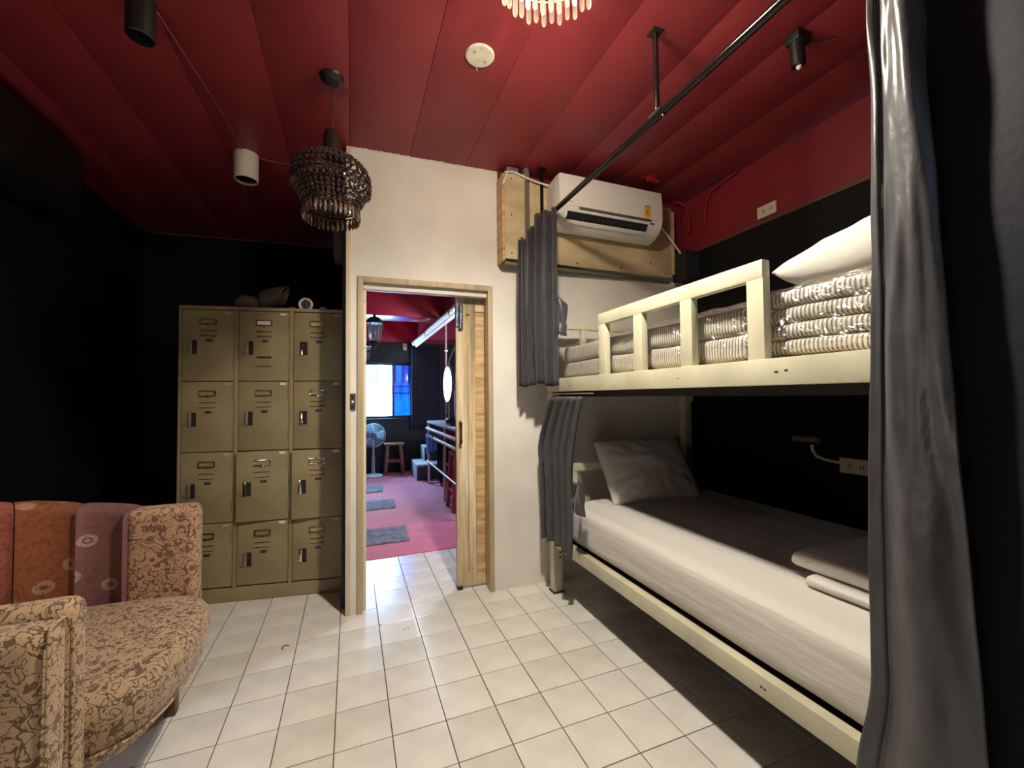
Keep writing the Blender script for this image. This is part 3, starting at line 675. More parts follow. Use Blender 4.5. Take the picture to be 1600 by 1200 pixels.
B('centre_bar', (-0.004, 0.004, -0.009, -0.001, -0.036, 0.034), chrome_m, rg, 0.001)
cp = thing('small_white_cap', 'tiny white round cap lying at the right of the locker top', 'cap', lpt(0.815, 0.06, LH)); MB().lathe([(0, 0.0), (0.026, 0.0), (0.026, 0.014), (0.02, 0.02), (0, 0.02)], 20).obj('shell', white_pl, cp); MB().lathe([(0, 0.02), (0.012, 0.02), (0.012, 0.024), (0, 0.024)], 14).obj('knob', white_pl, cp)
pb = MB().grid(lambda u, v: (lpt(0.60+0.09*u, 0.03+0.05*v, LH+0.003+0.016*(1-u)*v+0.006*math.sin(u*6))), 8, 4).obj('paper_scrap', paper_m, clean=False); solid(pb, 0.001); tag(pb, 'curled white paper scrap beside the ring reel on the locker', 'paper')

# ================================================================ AIR CONDITIONER AND ITS BOARD
bdx = thing('plywood_backing', 'pale plywood box panel on the white wall behind the air conditioner', 'panel', (0, 0, 0))
B('front_board', (1.14, 2.265, 2.445, 2.462, 2.135, 2.665), ply_m, bdx, 0.002)
B('front_board', (0.918, 1.055, 2.443, 2.460, 2.135, 2.700), ply_m, bdx, 0.002)
B('front_board', (1.092, 1.138, 2.445, 2.462, 2.135, 2.675), ply_m, bdx, 0.002)
B('backing_strip', (1.050, 1.096, 2.458, 2.466, 2.12, 2.735), mat('weathered_shaded_strip', (0.14, 0.115, 0.075), 0.6), bdx)
B('side_board', (0.900, 0.918, 2.445, 2.565, 2.120, 2.680), grain_wood, bdx, 0.002)
B('bottom_board', (0.918, 2.265, 2.475, 2.530, 2.105, 2.125), mat('weathered_shaded_strip', (0.14, 0.115, 0.075), 0.6), bdx, 0.002)  # dark colour paints in the shade below the front board
B('side_board', (2.265, 2.29, 2.44, 2.50, 2.16, 2.64), ply_m, bdx, 0.002)
sc_ = MB()
for x, z in ((0.96, 2.655), (0.96, 2.42), (0.96, 2.17), (1.44, 2.155), (1.80, 2.165), (2.06, 2.23), (2.20, 2.16)):
    MB().tube([(x, 2.438, z), (x, 2.446, z)], 0.0045, 8).obj('screw', black_pl, bdx)
top = thing('metal_bracket_set', 'grey metal brackets wedged above the plywood panel at the ceiling', 'bracket', (0, 0, 0))
B('bracket', (0.94, 1.02, 2.46, 2.55, 2.705, 2.745), steel_m, top, 0.004); B('bracket', (1.055, 1.085, 2.44, 2.56, 2.66, 2.748), steel_m, top, 0.003); B('rail', (0.91, 1.22, 2.50, 2.54, 2.69, 2.72), mat('rusty_rail', (0.14, 0.08, 0.05), 0.7), top, 0.003)
wc = MB().tube([(0.90, 2.43, 2.60), (0.93, 2.435, 2.69), (0.98, 2.43, 2.695), (1.05, 2.425, 2.672), (1.12, 2.42, 2.655), (1.20, 2.41, 2.640), (1.26, 2.40, 2.63)], 0.006, 8).obj('white_cable', white_pl); tag(wc, 'white cable sagging across the top of the plywood panel', 'cable')

ac = thing('air_conditioner', 'white split air conditioner mounted on plywood under the red ceiling', 'air conditioner', (1.61, 2.445, 2.33))
prof = [(0, 0.02), (0, 0.305), (-0.13, 0.32), (-0.185, 0.318), (-0.193, 0.25), (-0.195, 0.12), (-0.185, 0.085), (-0.17, 0.060), (-0.12, 0.02), (-0.05, 0.0)]
full = MB().prism(prof, 'x', -0.40, 0.40).obj('case', ac_m, ac, 0.006, 3, smooth=35)
MB().prism([(-0.190, 0.118), (-0.200, 0.118), (-0.199, 0.25), (-0.191, 0.319), (-0.184, 0.319)], 'x', -0.396, 0.396).obj('front_panel', ac_m, ac, 0.003, smooth=35)
MB().prism([(-0.200, 0.105), (-0.186, 0.105), (-0.186, 0.116), (-0.200, 0.117)], 'x', -0.26, 0.30).obj('panel_gap', mat('grey_gap', (0.08, 0.07, 0.06), 0.7), ac)
MB().prism([(-0.190, 0.085), (-0.176, 0.062), (-0.150, 0.038), (-0.146, 0.046), (-0.170, 0.070), (-0.18, 0.087)], 'x', -0.34, 0.28).obj('outlet', dark_in, ac)
MB().prism([(-0.160, 0.044), (-0.140, 0.026), (-0.135, 0.030), (-0.155, 0.048)], 'x', -0.345, 0.285).obj('flap', ac_m, ac, 0.001)
vn = MB()
for k in range(20): vn.box(-0.32+k*0.031, -0.318+k*0.031, -0.183, -0.165, 0.052, 0.082)
vn.obj('vanes', mat('dark_vane', (0.03, 0.03, 0.028), 0.5), ac)
stk_p = [(-0.025, -0.04), (0.025, -0.04), (0.025, 0.02)] + [(0.025*math.cos(a*PI/8), 0.02+0.025*math.sin(a*PI/8)) for a in range(1, 8)] + [(-0.025, 0.02)]
stk = MB().prism([(p, q) for p, q in stk_p], 'y', -0.2030, -0.2005).obj('rating_sticker', yellow_m, ac, smooth=None, loc=(0.265, 0, 0.165))
MB().tube([(0.022*math.cos(a*PI/10), -0.204, 0.020+0.022*math.sin(a*PI/10)) for a in range(11)], 0.0022, 6).obj('sticker_arc', black_pl, stk)
MB().box(-0.012, 0.012, -0.2042, -0.203, -0.018, -0.008).box(-0.008, 0.008, -0.2042, -0.203, 0.0, 0.012).obj('sticker_print', mat('brown_print', (0.3, 0.10, 0.02), 0.6), stk)
cu = bpy.data.curves.new('brand_lettering', 'FONT'); cu.body = 'DAIKIN'; cu.size = 0.020; cu.extrude = 0.0004; cu.align_x = 'LEFT'
_t = bpy.data.objects.new('brand_text', cu); COL.objects.link(_t); _me = bpy.data.meshes.new_from_object(_t); bpy.data.objects.remove(_t)
lo = bpy.data.objects.new('brand_lettering', _me); COL.objects.link(lo); _me.materials.clear(); _me.materials.append(mat('grey_print', (0.10, 0.10, 0.11), 0.5)); lo.parent = ac
lo.location = (-0.375, -0.1995, 0.135); lo.rotation_euler = (R(90), 0, 0)
B('display', (0.30, 0.33, -0.190, -0.184, 0.09, 0.10), black_pl, ac, 0.001)
pc = MB().tube([(2.02, 2.40, 2.60), (2.10, 2.39, 2.50), (2.20, 2.385, 2.40), (2.31, 2.38, 2.28)], 0.006, 8).obj('power_cable', white_pl); tag(pc, 'white power cable slanting down from the right end of the air conditioner', 'cable')
spk = thing('black_speaker', 'black box speaker in the corner right of the plywood panel', 'speaker', (2.352, 2.42, 2.10))
B('cabinet', (-0.066, 0.066, -0.10, 0.04, 0, 0.215), black_pl, spk, 0.008); B('grille_front', (-0.055, 0.055, -0.106, -0.10, 0.012, 0.203), mat('dark_grille', (0.006, 0.007, 0.009), 0.9, bump=0.5, bscale=300), spk, 0.002)
# red painted conduits on the upper right wall
cdm = mat('red_painted_conduit', (0.24, 0.012, 0.018), 0.4)
c1_ = MB().tube([(2.28, 2.44, 2.72), (2.34, 2.43, 2.72), (2.385, 2.42, 2.69), (2.395, 2.40, 2.62), (2.395, 2.40, 2.48)], 0.009, 10).obj('red_conduit', cdm); tag(c1_, 'red painted conduit bending down the corner beside the plywood panel', 'conduit')
c2_ = MB().tube([(2.405, 1.98, 2.74), (2.408, 2.12, 2.73), (2.408, 2.22, 2.70), (2.408, 2.25, 2.62), (2.408, 2.26, 2.47)], 0.008, 10).obj('red_conduit', cdm); tag(c2_, 'red painted conduit curving from the ceiling edge down the right wall', 'conduit')
sk = thing('red_sprinkler', 'red painted pipe fitting on the ceiling above the air conditioner', 'pipe fitting', (1.86, 2.22, H)); MB().tube([(0, 0, -0.03), (0.10, 0.02, -0.03)], 0.016, 10).obj('body', mat('bright_red_fitting', (0.42, 0.02, 0.03), 0.35), sk); MB().tube([(-0.05, 0, -0.04), (-0.01, 0, -0.03)], 0.006, 8).tube([(0.0, 0, -0.06), (0.0, 0, -0.02)], 0.008, 8).obj('nozzle', cdm, sk); B('bracket', (0.03, 0.06, -0.02, 0.03, -0.03, 0), cdm, sk)

def outlet(loc, w_, h_, label, facing=-1):
    t = thing('wall_socket', label, 'socket', loc)
    B('plate', (-0.012, 0, -w_/2, w_/2, -h_/2, h_/2), mat('warm_plate', (0.60, 0.50, 0.38), 0.5), t, 0.003)
    for y in (-w_*0.22, w_*0.16):
        MB().box(-0.0135, -0.012, y-0.010, y-0.006, -0.010, 0.010).box(-0.0135, -0.012, y+0.004, y+0.008, -0.010, 0.010).obj('slots', mat('slot_brown', (0.12, 0.08, 0.06), 0.6), t)
    return t
outlet((2.424, 1.79, 2.397), 0.125, 0.075, 'pale double socket on the red band of the right wall')
o2 = outlet((2.42, 1.33, 0.878), 0.14, 0.078, 'pale double socket on the black wall above the lower bunk')
B('backbox', (-0.035, -0.008, -0.068, 0.068, -0.036, 0.036), mat('warm_plate', (0.6, 0.5, 0.38), 0.5), o2, 0.004)
for ch in [c for c in o2.children if c.name.startswith(('plate', 'slots'))]: ch.location = (-0.032, 0, 0)
cc = MB().tube([(2.395, 1.40, 0.885), (2.395, 1.47, 0.890), (2.395, 1.525, 0.905), (2.395, 1.545, 0.935), (2.395, 1.548, 0.965)], 0.008, 10).obj('white_conduit', cream_pl); tag(cc, 'bent cream conduit joining the lower socket to the reading lamp', 'conduit')
rl = thing('reading_lamp', 'small dark reading lamp on the black wall above the lower bunk', 'lamp', (2.42, 1.56, 0.995)); MB().tube([(-0.03, 0.085, 0), (-0.03, -0.06, 0)], 0.018, 12).obj('shade', mat('taupe_lamp', (0.16, 0.11, 0.085), 0.5), rl, smooth=40); B('mount', (-0.02, 0, -0.03, 0.03, -0.02, 0.02), black_pl, rl, 0.003)

# ================================================================ CEILING FITTINGS
cpz = thing('ceiling_cover_plate', 'round cream blank cover plate on the red ceiling', 'cover plate', (0.525, 1.695, H))
MB().lathe([(0, -0.008), (0.058, -0.008), (0.064, -0.004), (0.064, 0.002), (0, 0.002)], 40).obj('disc', cream_pl, cpz)
MB().tube([(0.0, 0.058, -0.004), (0.012, 0.085, -0.001)], 0.003, 6).obj('wire_stub', cream_pl, cpz)
for a in (0.6, 3.7): MB().lathe([(0, -0.0095), (0.005, -0.0095), (0.005, -0.008), (0, -0.008)], 10, (0.035*math.cos(a), 0.035*math.sin(a), 0)).obj('screw', mat('grey_screw', (0.2, 0.19, 0.16), 0.5), cpz)
def spot(loc, label, m, r_=0.066, h_=0.165, tilt=0):
    t = thing('surface_spotlight', label, 'spotlight', loc, 0, 'cylinder spotlights on the red ceiling')
    MB().lathe([(r_-0.008, -h_+0.012), (r_-0.005, -h_), (r_, -h_+0.004), (r_, -0.002), (0.0, -0.002)], 32).obj('housing', m, t, smooth=40)
    MB().lathe([(0.0, -h_+0.075), (r_*0.55, -h_+0.07), (r_-0.009, -h_+0.010)], 28).obj('reflector', mat('dark_reflector', (0.045, 0.042, 0.035), 0.22, metal=0.8), t, smooth=60)
    MB().tube([(0, 0, -h_+0.075), (0, 0, -h_+0.040)], 0.014, 12).obj('lamp_glass', chrome_m, t)
    return t
spot((-0.600, 2.905, H), 'white cylinder spotlight on the ceiling left of the dark chandelier', mat('warm_white_enamel', (0.60, 0.53, 0.46), 0.45))
spot((-0.735, 1.90, H), 'black cylinder spotlight at the top left of the ceiling', black_pl, 0.045, 0.15)
wr_ = MB().tube([(-0.70, 1.93, H-0.006), (-0.66, 2.25, H-0.006), (-0.62, 2.60, H-0.006), (-0.61, 2.85, H-0.008)], 0.0035, 6).obj('ceiling_wire', mat('dull_pink_wire', (0.20, 0.07, 0.07), 0.5)); tag(wr_, 'thin wire along the ceiling joining the black and white spotlights', 'wire')
wr2 = MB().tube([(-0.54, 2.92, H-0.006), (-0.40, 2.93, H-0.005), (-0.27, 2.90, H-0.005)], 0.0035, 6).obj('ceiling_wire', mat('dull_red_wire', (0.20, 0.03, 0.03), 0.5)); tag(wr2, 'thin red wire leading right from the white spotlight', 'wire')
sr = thing('track_spotlight', 'small black bracket spotlight on the ceiling above the upper bunk', 'spotlight', (1.73, 1.13, H))
MB().tube([(0.0, 0, -0.03), (0.01, 0.0, -0.13)], 0.027, 16).obj('lamp_head', black_pl, sr)
B('mount', (-0.03, 0.05, -0.03, 0.03, -0.04, 0), black_pl, sr, 0.004)
MB().ball((0.012, 0.0, -0.135), 0.011, 10, 8).obj('lamp_tip', white_pl, sr)
MB().tube([(0.03, -0.01, -0.015), (0.09, -0.02, -0.025), (0.17, -0.05, -0.008)], 0.006, 6).obj('lead', mat('pinkish_lead', (0.18, 0.08, 0.08), 0.5), sr)

# --- dark smoky chandelier
dc = thing('dark_chandelier', 'unlit smoky brown crystal chandelier hanging in front of the partition edge', 'chandelier', (-0.085, 2.06, H))
MB().lathe([(0, -0.028), (0.03, -0.026), (0.052, -0.010), (0.055, 0), (0, 0)], 32).obj('ceiling_rose', black_pl, dc)
MB().tube([(0, 0, -0.02), (0, 0, -0.29)], 0.003, 6).obj('cord', black_pl, dc)
MB().tube([(0.02, 0.03, -0.012), (0.05, 0.05, -0.004), (0.075, 0.09, -0.004)], 0.006, 6).obj('feed_cable', mat('dark_red_cable', (0.08, 0.01, 0.01), 0.5), dc)
MB().lathe([(0, -0.255), (0.028, -0.26), (0.036, -0.28), (0.044, -0.37), (0.0, -0.375)][::-1], 20).obj('socket_cup', mat('dark_brown_metal', (0.03, 0.018, 0.015), 0.35, metal=0.4), dc)
ringm = mat('dark_pierced_metal', (0.05, 0.035, 0.028), 0.3, metal=0.7)
def ring(r_, z, t=0.004, mb=None):
    mb = mb or MB(); mb.tube([(r_*math.cos(2*PI*k/40), r_*math.sin(2*PI*k/40), z) for k in range(40)], t, 6, closed=True); return mb
rr = ring(0.172, -0.50); ring(0.120, -0.61, 0.004, rr); ring(0.05, -0.385, 0.004, rr); ring(0.172, -0.515, 0.003, rr); ring(0.120, -0.625, 0.003, rr)
for k in range(8):
    a = k*PI/4; c_, s_ = math.cos(a), math.sin(a)
    rr.tube([(0.05*c_, 0.05*s_, -0.385), (0.12*c_, 0.12*s_, -0.40), (0.172*c_, 0.172*s_, -0.50)], 0.003, 5).tube([(0.172*c_, 0.172*s_, -0.51), (0.12*c_, 0.12*s_, -0.61)], 0.002, 5)
rr.obj('frame', ringm, dc)
bead = MB(); rn = random.Random(3)
for k in range(44):
    a = 2*PI*k/44
    for q in range(7):
        t = q/6.0; r_ = 0.055+0.117*math.sin(t*PI/2); z = -0.39-0.11*(1-math.cos(t*PI/2))
        bead.ball((r_*math.cos(a), r_*math.sin(a), z), 0.0075+rn.uniform(-.001, .0015), 6, 4)
for k in range(40):
    a = 2*PI*(k+.5)/40
    for q in range(5):
        t = q/5; bead.ball(((0.168-0.045*t)*math.cos(a), (0.168-0.045*t)*math.sin(a), -0.52-0.085*t), 0.0075, 6, 4)
for k in range(30):
    a = 2*PI*k/30
    for q in range(4): bead.ball((0.120*math.cos(a), 0.120*math.sin(a), -0.63+0.028*q), 0.007, 6, 4)
bo = bead.obj('crystal_beads', smoke_bead, dc, smooth=None, clean=False); bo['kind'] = 'stuff'
def drop(h_, r_): return MB().lathe([(0.0, 0.0), (r_*0.5, -h_*0.15), (r_, -h_*0.55), (r_*0.7, -h_*0.85), (0.0, -h_)][::-1], 6).mesh('crystal_drop')
dm = drop(0.055, 0.0085); dm.materials.append(smoke_drop); dm2 = drop(0.05, 0.008); dm2.materials.append(smoke_bead)
for k in range(40):
    a = 2*PI*k/40; o = link('crystal_drop', dm2, None, dc); o.location = (0.170*math.cos(a), 0.170*math.sin(a), -0.517+rn.uniform(-.003, .003)); o.rotation_euler = (0, 0, a); o.scale = (0.9, 0.9, 0.5)
for k in range(36):
    a = 2*PI*k/36; o = link('crystal_drop', random.choice([dm, dm, dm2]), None, dc); o.location = (0.120*math.cos(a), 0.120*math.sin(a), -0.630+rn.uniform(-.003, .003)); o.rotation_euler = (0, 0, a)
for k in range(18):
    a = 2*PI*k/18; o = link('crystal_drop', dm, None, dc); o.location = (0.07*math.cos(a), 0.07*math.sin(a), -0.56); o.rotation_euler = (0, 0, a)

# --- lit crystal chandelier (its lower rim shows at the top of the picture)
lc = thing('lit_chandelier', 'brightly lit clear crystal rod chandelier at the top edge of the ceiling', 'chandelier', (0.607, 1.165, H))
MB().lathe([(0, -0.035), (0.10, -0.033), (0.17, -0.02), (0.18, 0), (0, 0)], 36).obj('ceiling_plate', chrome_m, lc)
fr_ = MB()
for r_, z in ((0.185, -0.040), (0.130, -0.05), (0.07, -0.055)): ring(r_, z, 0.004, fr_)
for k in range(6):
    a = k*PI/3; fr_.tube([(0.02*math.cos(a), 0.02*math.sin(a), -0.03), (0.185*math.cos(a), 0.185*math.sin(a), -0.040)], 0.003, 5)
fr_.obj('frame', chrome_m, lc)
rod = MB().lathe([(0.0, -0.088), (0.006, -0.086), (0.0088, -0.076), (0.0088, -0.01), (0.003, 0.0), (0, 0.0)], 8).mesh('crystal_rod'); rod.materials.append(crystal_m)
for r_, z, n_ in ((0.185, -0.042, 40), (0.130, -0.050, 28), (0.07, -0.058, 14)):
    for k in range(n_):
        a = 2*PI*k/n_; o = link('crystal_rod', rod, None, lc, 60 if k == 0 and n_ == 34 else None); o.location = (r_*math.cos(a), r_*math.sin(a), z + (0.012 if k % 2 else 0)); o.rotation_euler = (0, 0, a)
for k in range(3):
    a = k*2*PI/3+0.5
    MB().ball((0.07*math.cos(a)*0.5, 0.07*math.sin(a)*0.5, -0.10), 0.014, 10, 8, (1, 1, 1.4)).obj('bulb', bulb_m, lc)

# ================================================================ CURTAIN RAIL
RX, RZ = 1.17, 2.395
rl_ = thing('curtain_rail', 'black glossy curtain rod hung from the ceiling along the bunk', 'curtain rod', (RX, 0, RZ))
MB().tube([(0, -0.5, 0), (0, 2.44, 0)], 0.0155, 14).obj('rod', black_gloss, rl_)
for y in (1.33, 2.425):
    MB().tube([(0, y, 0.012), (0, y, H-RZ)], 0.0115, 12).obj('hanger_rod', black_gloss, rl_)
    B('ceiling_foot', (-0.025, 0.025, y-0.025, y+0.025, H-RZ-0.006, H-RZ), black_pl, rl_, 0.002)
MB().tube([(0, 1.29, 0), (0, 1.37, 0)], 0.0175, 14).tube([(0, 1.33, 0.0), (0, 1.33, 0.035)], 0.0145, 12).obj('tee_joint', black_gloss, rl_)
MB().tube([(-0.014, 1.365, 0.012), (-0.019, 1.29, 0.010)], 0.004, 8).ball((-0.004, 1.29, -0.020), 0.005).obj('clamp_screw', chrome_m, rl_)
MB().tube([(0, 2.425, 0.005), (0, 2.425, 0.04)], 0.0128, 12).obj('chrome_sleeve', chrome_m, rl_)

# upper left gathered curtain
uc = thing('upper_curtain', 'dark grey satin curtain gathered at the far end of the rod', 'curtain', (0, 0, 0))
pth = pleats((0.985, 2.40), (1.045, 2.355), 2, 0.022, seed=11) + pleats((1.045, 2.34), (1.160, 2.205), 3, 0.034, sub=8, seed=12)
drape('gathered_cloth', pth, 1.31, 2.38, curtain_m, uc, nz=30, seed=5, wob=0.012, zfun=lambda u: (1.318-0.01*math.sin(u*9), 2.25 if u < 0.22 else 2.27 + 0.12*min(1, (u-0.22)/0.35)))
def flap(name, parent, P, m=curtain_m, t=0.004):
    """small folded cloth quad grid through four corners with a crease"""
    a, b, c, d = [Vector(p) for p in P]
    def F(u, v):
        p = (a*(1-u)+b*u)*(1-v)+(d*(1-u)+c*u)*v; bend = math.sin(u*PI)*0.018 + 0.006*math.sin(v*7+u*5)
        return (p.x-bend, p.y-bend*0.8, p.z)
    o = MB().grid(F, 10, 12).obj(name, m, parent, smooth=70, clean=False); solid(o, t); return o
flap('tie_flap', uc, ((1.145, 2.17, 1.62), (1.18, 2.14, 1.60), (1.19, 2.14, 1.79), (1.145, 2.18, 1.86)))
flap('tie_flap', uc, ((1.16, 2.16, 1.60), (1.20, 2.17, 1.66), (1.20, 2.19, 1.77), (1.155, 2.18, 1.86)))
# lower gathered curtain
lc2 = thing('lower_curtain', 'dark grey satin curtain gathered at the far post of the lower bunk', 'curtain', (0, 0, 0))
def bel(v): return 0.80 + 0.30*math.sin(PI*min(1, v*1.15)) if v < 0.87 else 0.80+0.30*math.sin(PI*min(1, v*1.15))
drape('gathered_cloth', pleats((1.160, 2.44), (1.160, 2.06), 5, 0.036, sub=8, irr=0.45, seed=21), 0.33, 1.24, curtain_m, lc2, nz=30, seed=15, wob=0.014,
      zfun=lambda u: (0.345-0.0*u + 0.02*math.sin(u*4), 1.245), belly=lambda v: 0.90+0.22*math.exp(-((v-0.68)/0.2)**2), shift=lambda v: -0.145*max(0, (v-0.62)/0.38)**1.3)
flap('tie_flap', lc2, ((1.150, 2.02, 0.62), (1.165, 1.93, 0.60), (1.165, 1.935, 0.74), (1.165, 1.995, 0.84)))
MB().tube([(1.175, 1.85, 1.262), (1.175, 2.42, 1.262)], 0.004, 6).obj('curtain_wire', steel_m, lc2)
# big near curtain
nc = thing('near_curtain', 'long grey satin curtain hanging from the rod at the near right', 'curtain', (0, 0, 0))
def FN(u, v):
    # u across from far (left in view) to near edge, v from bottom to top
    z = 0.02 + (RZ-0.015-0.02)*v
    yf = 0.585 + 0.020*math.sin(z*2.2) ; yn = 0.405 + 0.085*(z/2.4)
    if z < 0.62: yf += 0.05*(math.sin(PI*min(1, (0.62-z)/0.62))**2)*0.9
    y = yf + (yn-yf)*u
    x = 1.12 + 0.020*math.sin(u*PI*2.2+0.5)*(0.4+0.9*v) + 0.018*math.sin(u*9+z*1.5)*v + 0.010*noise.noise(Vector((u*5, z*5, 2)))*(0.3+v)
    if u < 0.16: x -= 0.004
    return (x, y, z)
o = MB().grid(FN, 40, 90).obj('hanging_cloth', curtain_m, nc, smooth=70, clean=False); solid(o, 0.003)
hm = MB().grid(lambda u, v: (lambda p: (p[0]-0.0035-0.002*math.sin(u*PI), p[1]+0.004, p[2]))(FN(0.0+0.17*u, v)), 6, 110).obj('side_hem', curtain_m, nc, smooth=70, clean=False); solid(hm, 0.003)
for k in range(5):
    y = 0.50+0.02*k; MB().tube([(RX+0.017*math.cos(2*PI*j/16), y, RZ+0.017*math.sin(2*PI*j/16)-0.003) for j in range(16)], 0.0022, 5, closed=True).obj('ring', black_pl, nc)
bc = thing('black_curtain', 'nearly black heavy curtain hanging at the right edge nearest the camera', 'curtain', (0, 0, 0))
def FK(u, v):
    z = 0.02 + 2.36*v; y = 0.50 - 0.75*u
    x = 1.168 + 0.016*math.sin(u*16+0.5) + 0.008*noise.noise(Vector((u*6, z*2, 7)))
    return (x, y, z)
o = MB().grid(FK, 80, 50).obj('hanging_cloth', black_cloth, bc, smooth=70, clean=False); solid(o, 0.004)
MB().grid(lambda u, v: (lambda p: (p[0]-0.004, p[1], 2.31+0.065*v))(FK(u, 0.98)), 80, 3).obj('header_band', black_cloth, bc, smooth=70, clean=False)

# ================================================================ BUNK BED
bed = thing('bunk_bed', 'cream painted wooden bunk bed along the black right wall', 'bed', (0, 0, 0))
BX0, BX1 = 1.207, 2.37
Y0, Y1 = 0.30, 2.435
for (x0_, x1_, y0_, y1_, zt) in ((1.200, 1.262, 2.375, 2.435, 1.277), (2.292, 2.352, 2.375, 2.435, 1.73), (1.207, 1.267, Y0, Y0+0.06, 1.277), (2.292, 2.352, Y0, Y0+0.06, 1.73)):
    p_ = B('post', (x0_, x1_, y0_, y1_, 0.008, zt), bed_m, bed, 0.004)
    B('foot_pad', (x0_-0.006, x1_+0.006, y0_-0.006, y1_+0.006, 0.0, 0.012), black_pl, p_, 0.002)
B('side_rail', (1.207, 1.247, Y0+0.06, 2.375, 0.295, 0.362), bed_m, bed, 0.004)
B('side_rail', (2.31, 2.35, Y0+0.06, 2.375, 0.295, 0.362), bed_m, bed, 0.004)
B('side_rail', (1.203, 1.245, Y0-0.02, 2.45, 1.277, 1.360), bed_m, bed, 0.004)
B('side_rail', (2.31, 2.35, Y0, 2.375, 1.277, 1.360), bed_m, bed, 0.004)
for z in (0.30, 1.28): B('end_rail', (1.265, 2.292, 2.385, 2.425, z, z+0.075), bed_m, bed, 0.004)
B('end_rail', (1.265, 2.292, Y0+0.01, Y0+0.05, 0.30, 0.375), bed_m, bed, 0.004)
B('headboard_rail', (1.262, 2.292, 2.39, 2.42, 0.755, 0.805), bed_m, bed, 0.004)
B('headboard_rail', (1.225, 2.292, 2.39, 2.42, 1.69, 1.73), bed_m, bed, 0.004)
for x in (1.225, 1.435, 1.64, 1.86, 2.08): B('headboard_bar', (x, x+0.035, 2.39, 2.42, 1.355, 1.69), bed_m, bed, 0.003)
# guard rail on the upper bunk
B('guard_top_rail', (1.207, 1.243, 0.915, 1.845, 1.618, 1.678), bed_m, bed, 0.006)
for y0_, y1_ in ((1.787, 1.845), (1.500, 1.560), (1.210, 1.270), (0.915, 0.975)): B('guard_bar', (1.2085, 1.2415, y0_, y1_, 1.355, 1.622), bed_m, bed, 0.004)
# platforms
sl = MB().box(1.25, 2.31, Y0+0.05, 2.38, 1.262, 1.280).obj('upper_platform', dark_ply, bed)
B('lower_platform', (1.247, 2.31, Y0+0.05, 2.38, 0.337, 0.353), dark_ply, bed)
B('under_strip', (1.247, 1.262, Y0+0.06, 2.375, 1.245, 1.2765), dark_ply, bed)
# nicks and holes
nk = mat('dark_nick', (0.03, 0.022, 0.012), 0.9)
for (x, y, z, a, b) in ((1.2015, 1.28, 1.315, .002, .002), (1.2015, 0.875, 1.318, .006, .002), (1.2015, 0.845, 1.321, .005, .002), (1.2055, 0.945, 0.327, .003, .003), (1.2055, 0.957, 0.328, .003, .003), (1.2015, 2.15, 1.31, .003, .003), (1.2015, 1.70, 1.295, .003, .002)):
    B('nick', (x, x+0.003, y-a, y+a, z-b, z+b), nk, bed)
for z in (0.255, 0.225): MB().tube([(1.272, 2.373, z), (1.272, 2.377, z)], 0.005, 8).obj('bolt_head', nk, bed) if False else MB().tube([(1.245, 2.371, z), (1.245, 2.378, z)], 0.006, 8).obj('bolt_head', nk, bed)
MB().box(2.345, 2.36, 2.36, 2.39, 1.20, 1.262).obj('corner_plate', bed_m, bed, 0.002)

# lower mattress with fitted sheet
mt = thing('lower_mattress', 'lower bunk mattress under a smooth white fitted sheet', 'mattress', (0, 0, 0))
def rbox(x0, x1, y0, y1, z0, z1, r_, fn=None, nx=46, ny=80, nz=10):
    """soft box made from a bent cube grid; fn(x,y,z,side) -> offset vector"""
    mb = MB(); cx, cy, cz = (x0+x1)/2, (y0+y1)/2, (z0+z1)/2; hx, hy, hz = (x1-x0)/2, (y1-y0)/2, (z1-z0)/2
    def P(x, y, z):
        p = Vector((x, y, z)); q = Vector((max(-hx+r_, min(hx-r_, x)), max(-hy+r_, min(hy-r_, y)), max(-hz+min(r_, hz*.98), min(hz-min(r_, hz*.98), z))))
        d = p-q
        if d.length > 1e-9: p = q + d.normalized()*r_*(1.0 if abs(d.z) > 1e-9 or True else 1)
        w = Vector((cx, cy, cz))+p
        if fn: w = w + fn(w.x, w.y, w.z)
        return tuple(w)
    def sp_(n, h):  # spacing denser near the edges
        return [-h + 2*h*(0.5-0.5*math.cos(PI*(0.08+0.84*i/n)))/1.0 if 0 < i < n else (-h if i == 0 else h) for i in range(n+1)]
    X, Y, Z = sp_(nx, hx), sp_(ny, hy), sp_(nz, hz)
    def face(A, Bv, f):
        v = [f(a, b) for a in A for b in Bv]; nb = len(Bv)
        mb.add(v, [(i*nb+j, (i+1)*nb+j, (i+1)*nb+j+1, i*nb+j+1) for i in range(len(A)-1) for j in range(nb-1)])
    for s_ in (-1, 1):
        face(X, Y, lambda a, b: P(a, b, s_*hz)); face(X, Z, lambda a, b: P(a, s_*hy, b)); face(Y, Z, lambda a, b: P(s_*hx, a, b))
    return mb
def shw(x, y, z):
    n1 = noise.noise(Vector((x*9, y*1.3, z*7))); n2 = noise.noise(Vector((x*22, y*3.0+5, z*16)))
    k = 0.5 + 0.5*min(1, max(0, (0.60-z)/0.1))
    bulge = 0.012*math.sin((y-0.3)*2.1)
    amt = 0.006*n1+0.0025*n2
    top = 1 if z > 0.56 else 0
    side = 1 if x < 1.30 else 0
    return Vector((-(amt*1.5+0.004)*side*k, 0, amt*top*0.9 + (-0.012*max(0, 1-abs(x-1.25)/0.2))*top))
mo = rbox(1.250, 2.37, 0.38, 2.33, 0.357, 0.585, 0.055, shw, 60, 110, 14).obj('mattress', sheet_m, mt, smooth=80)
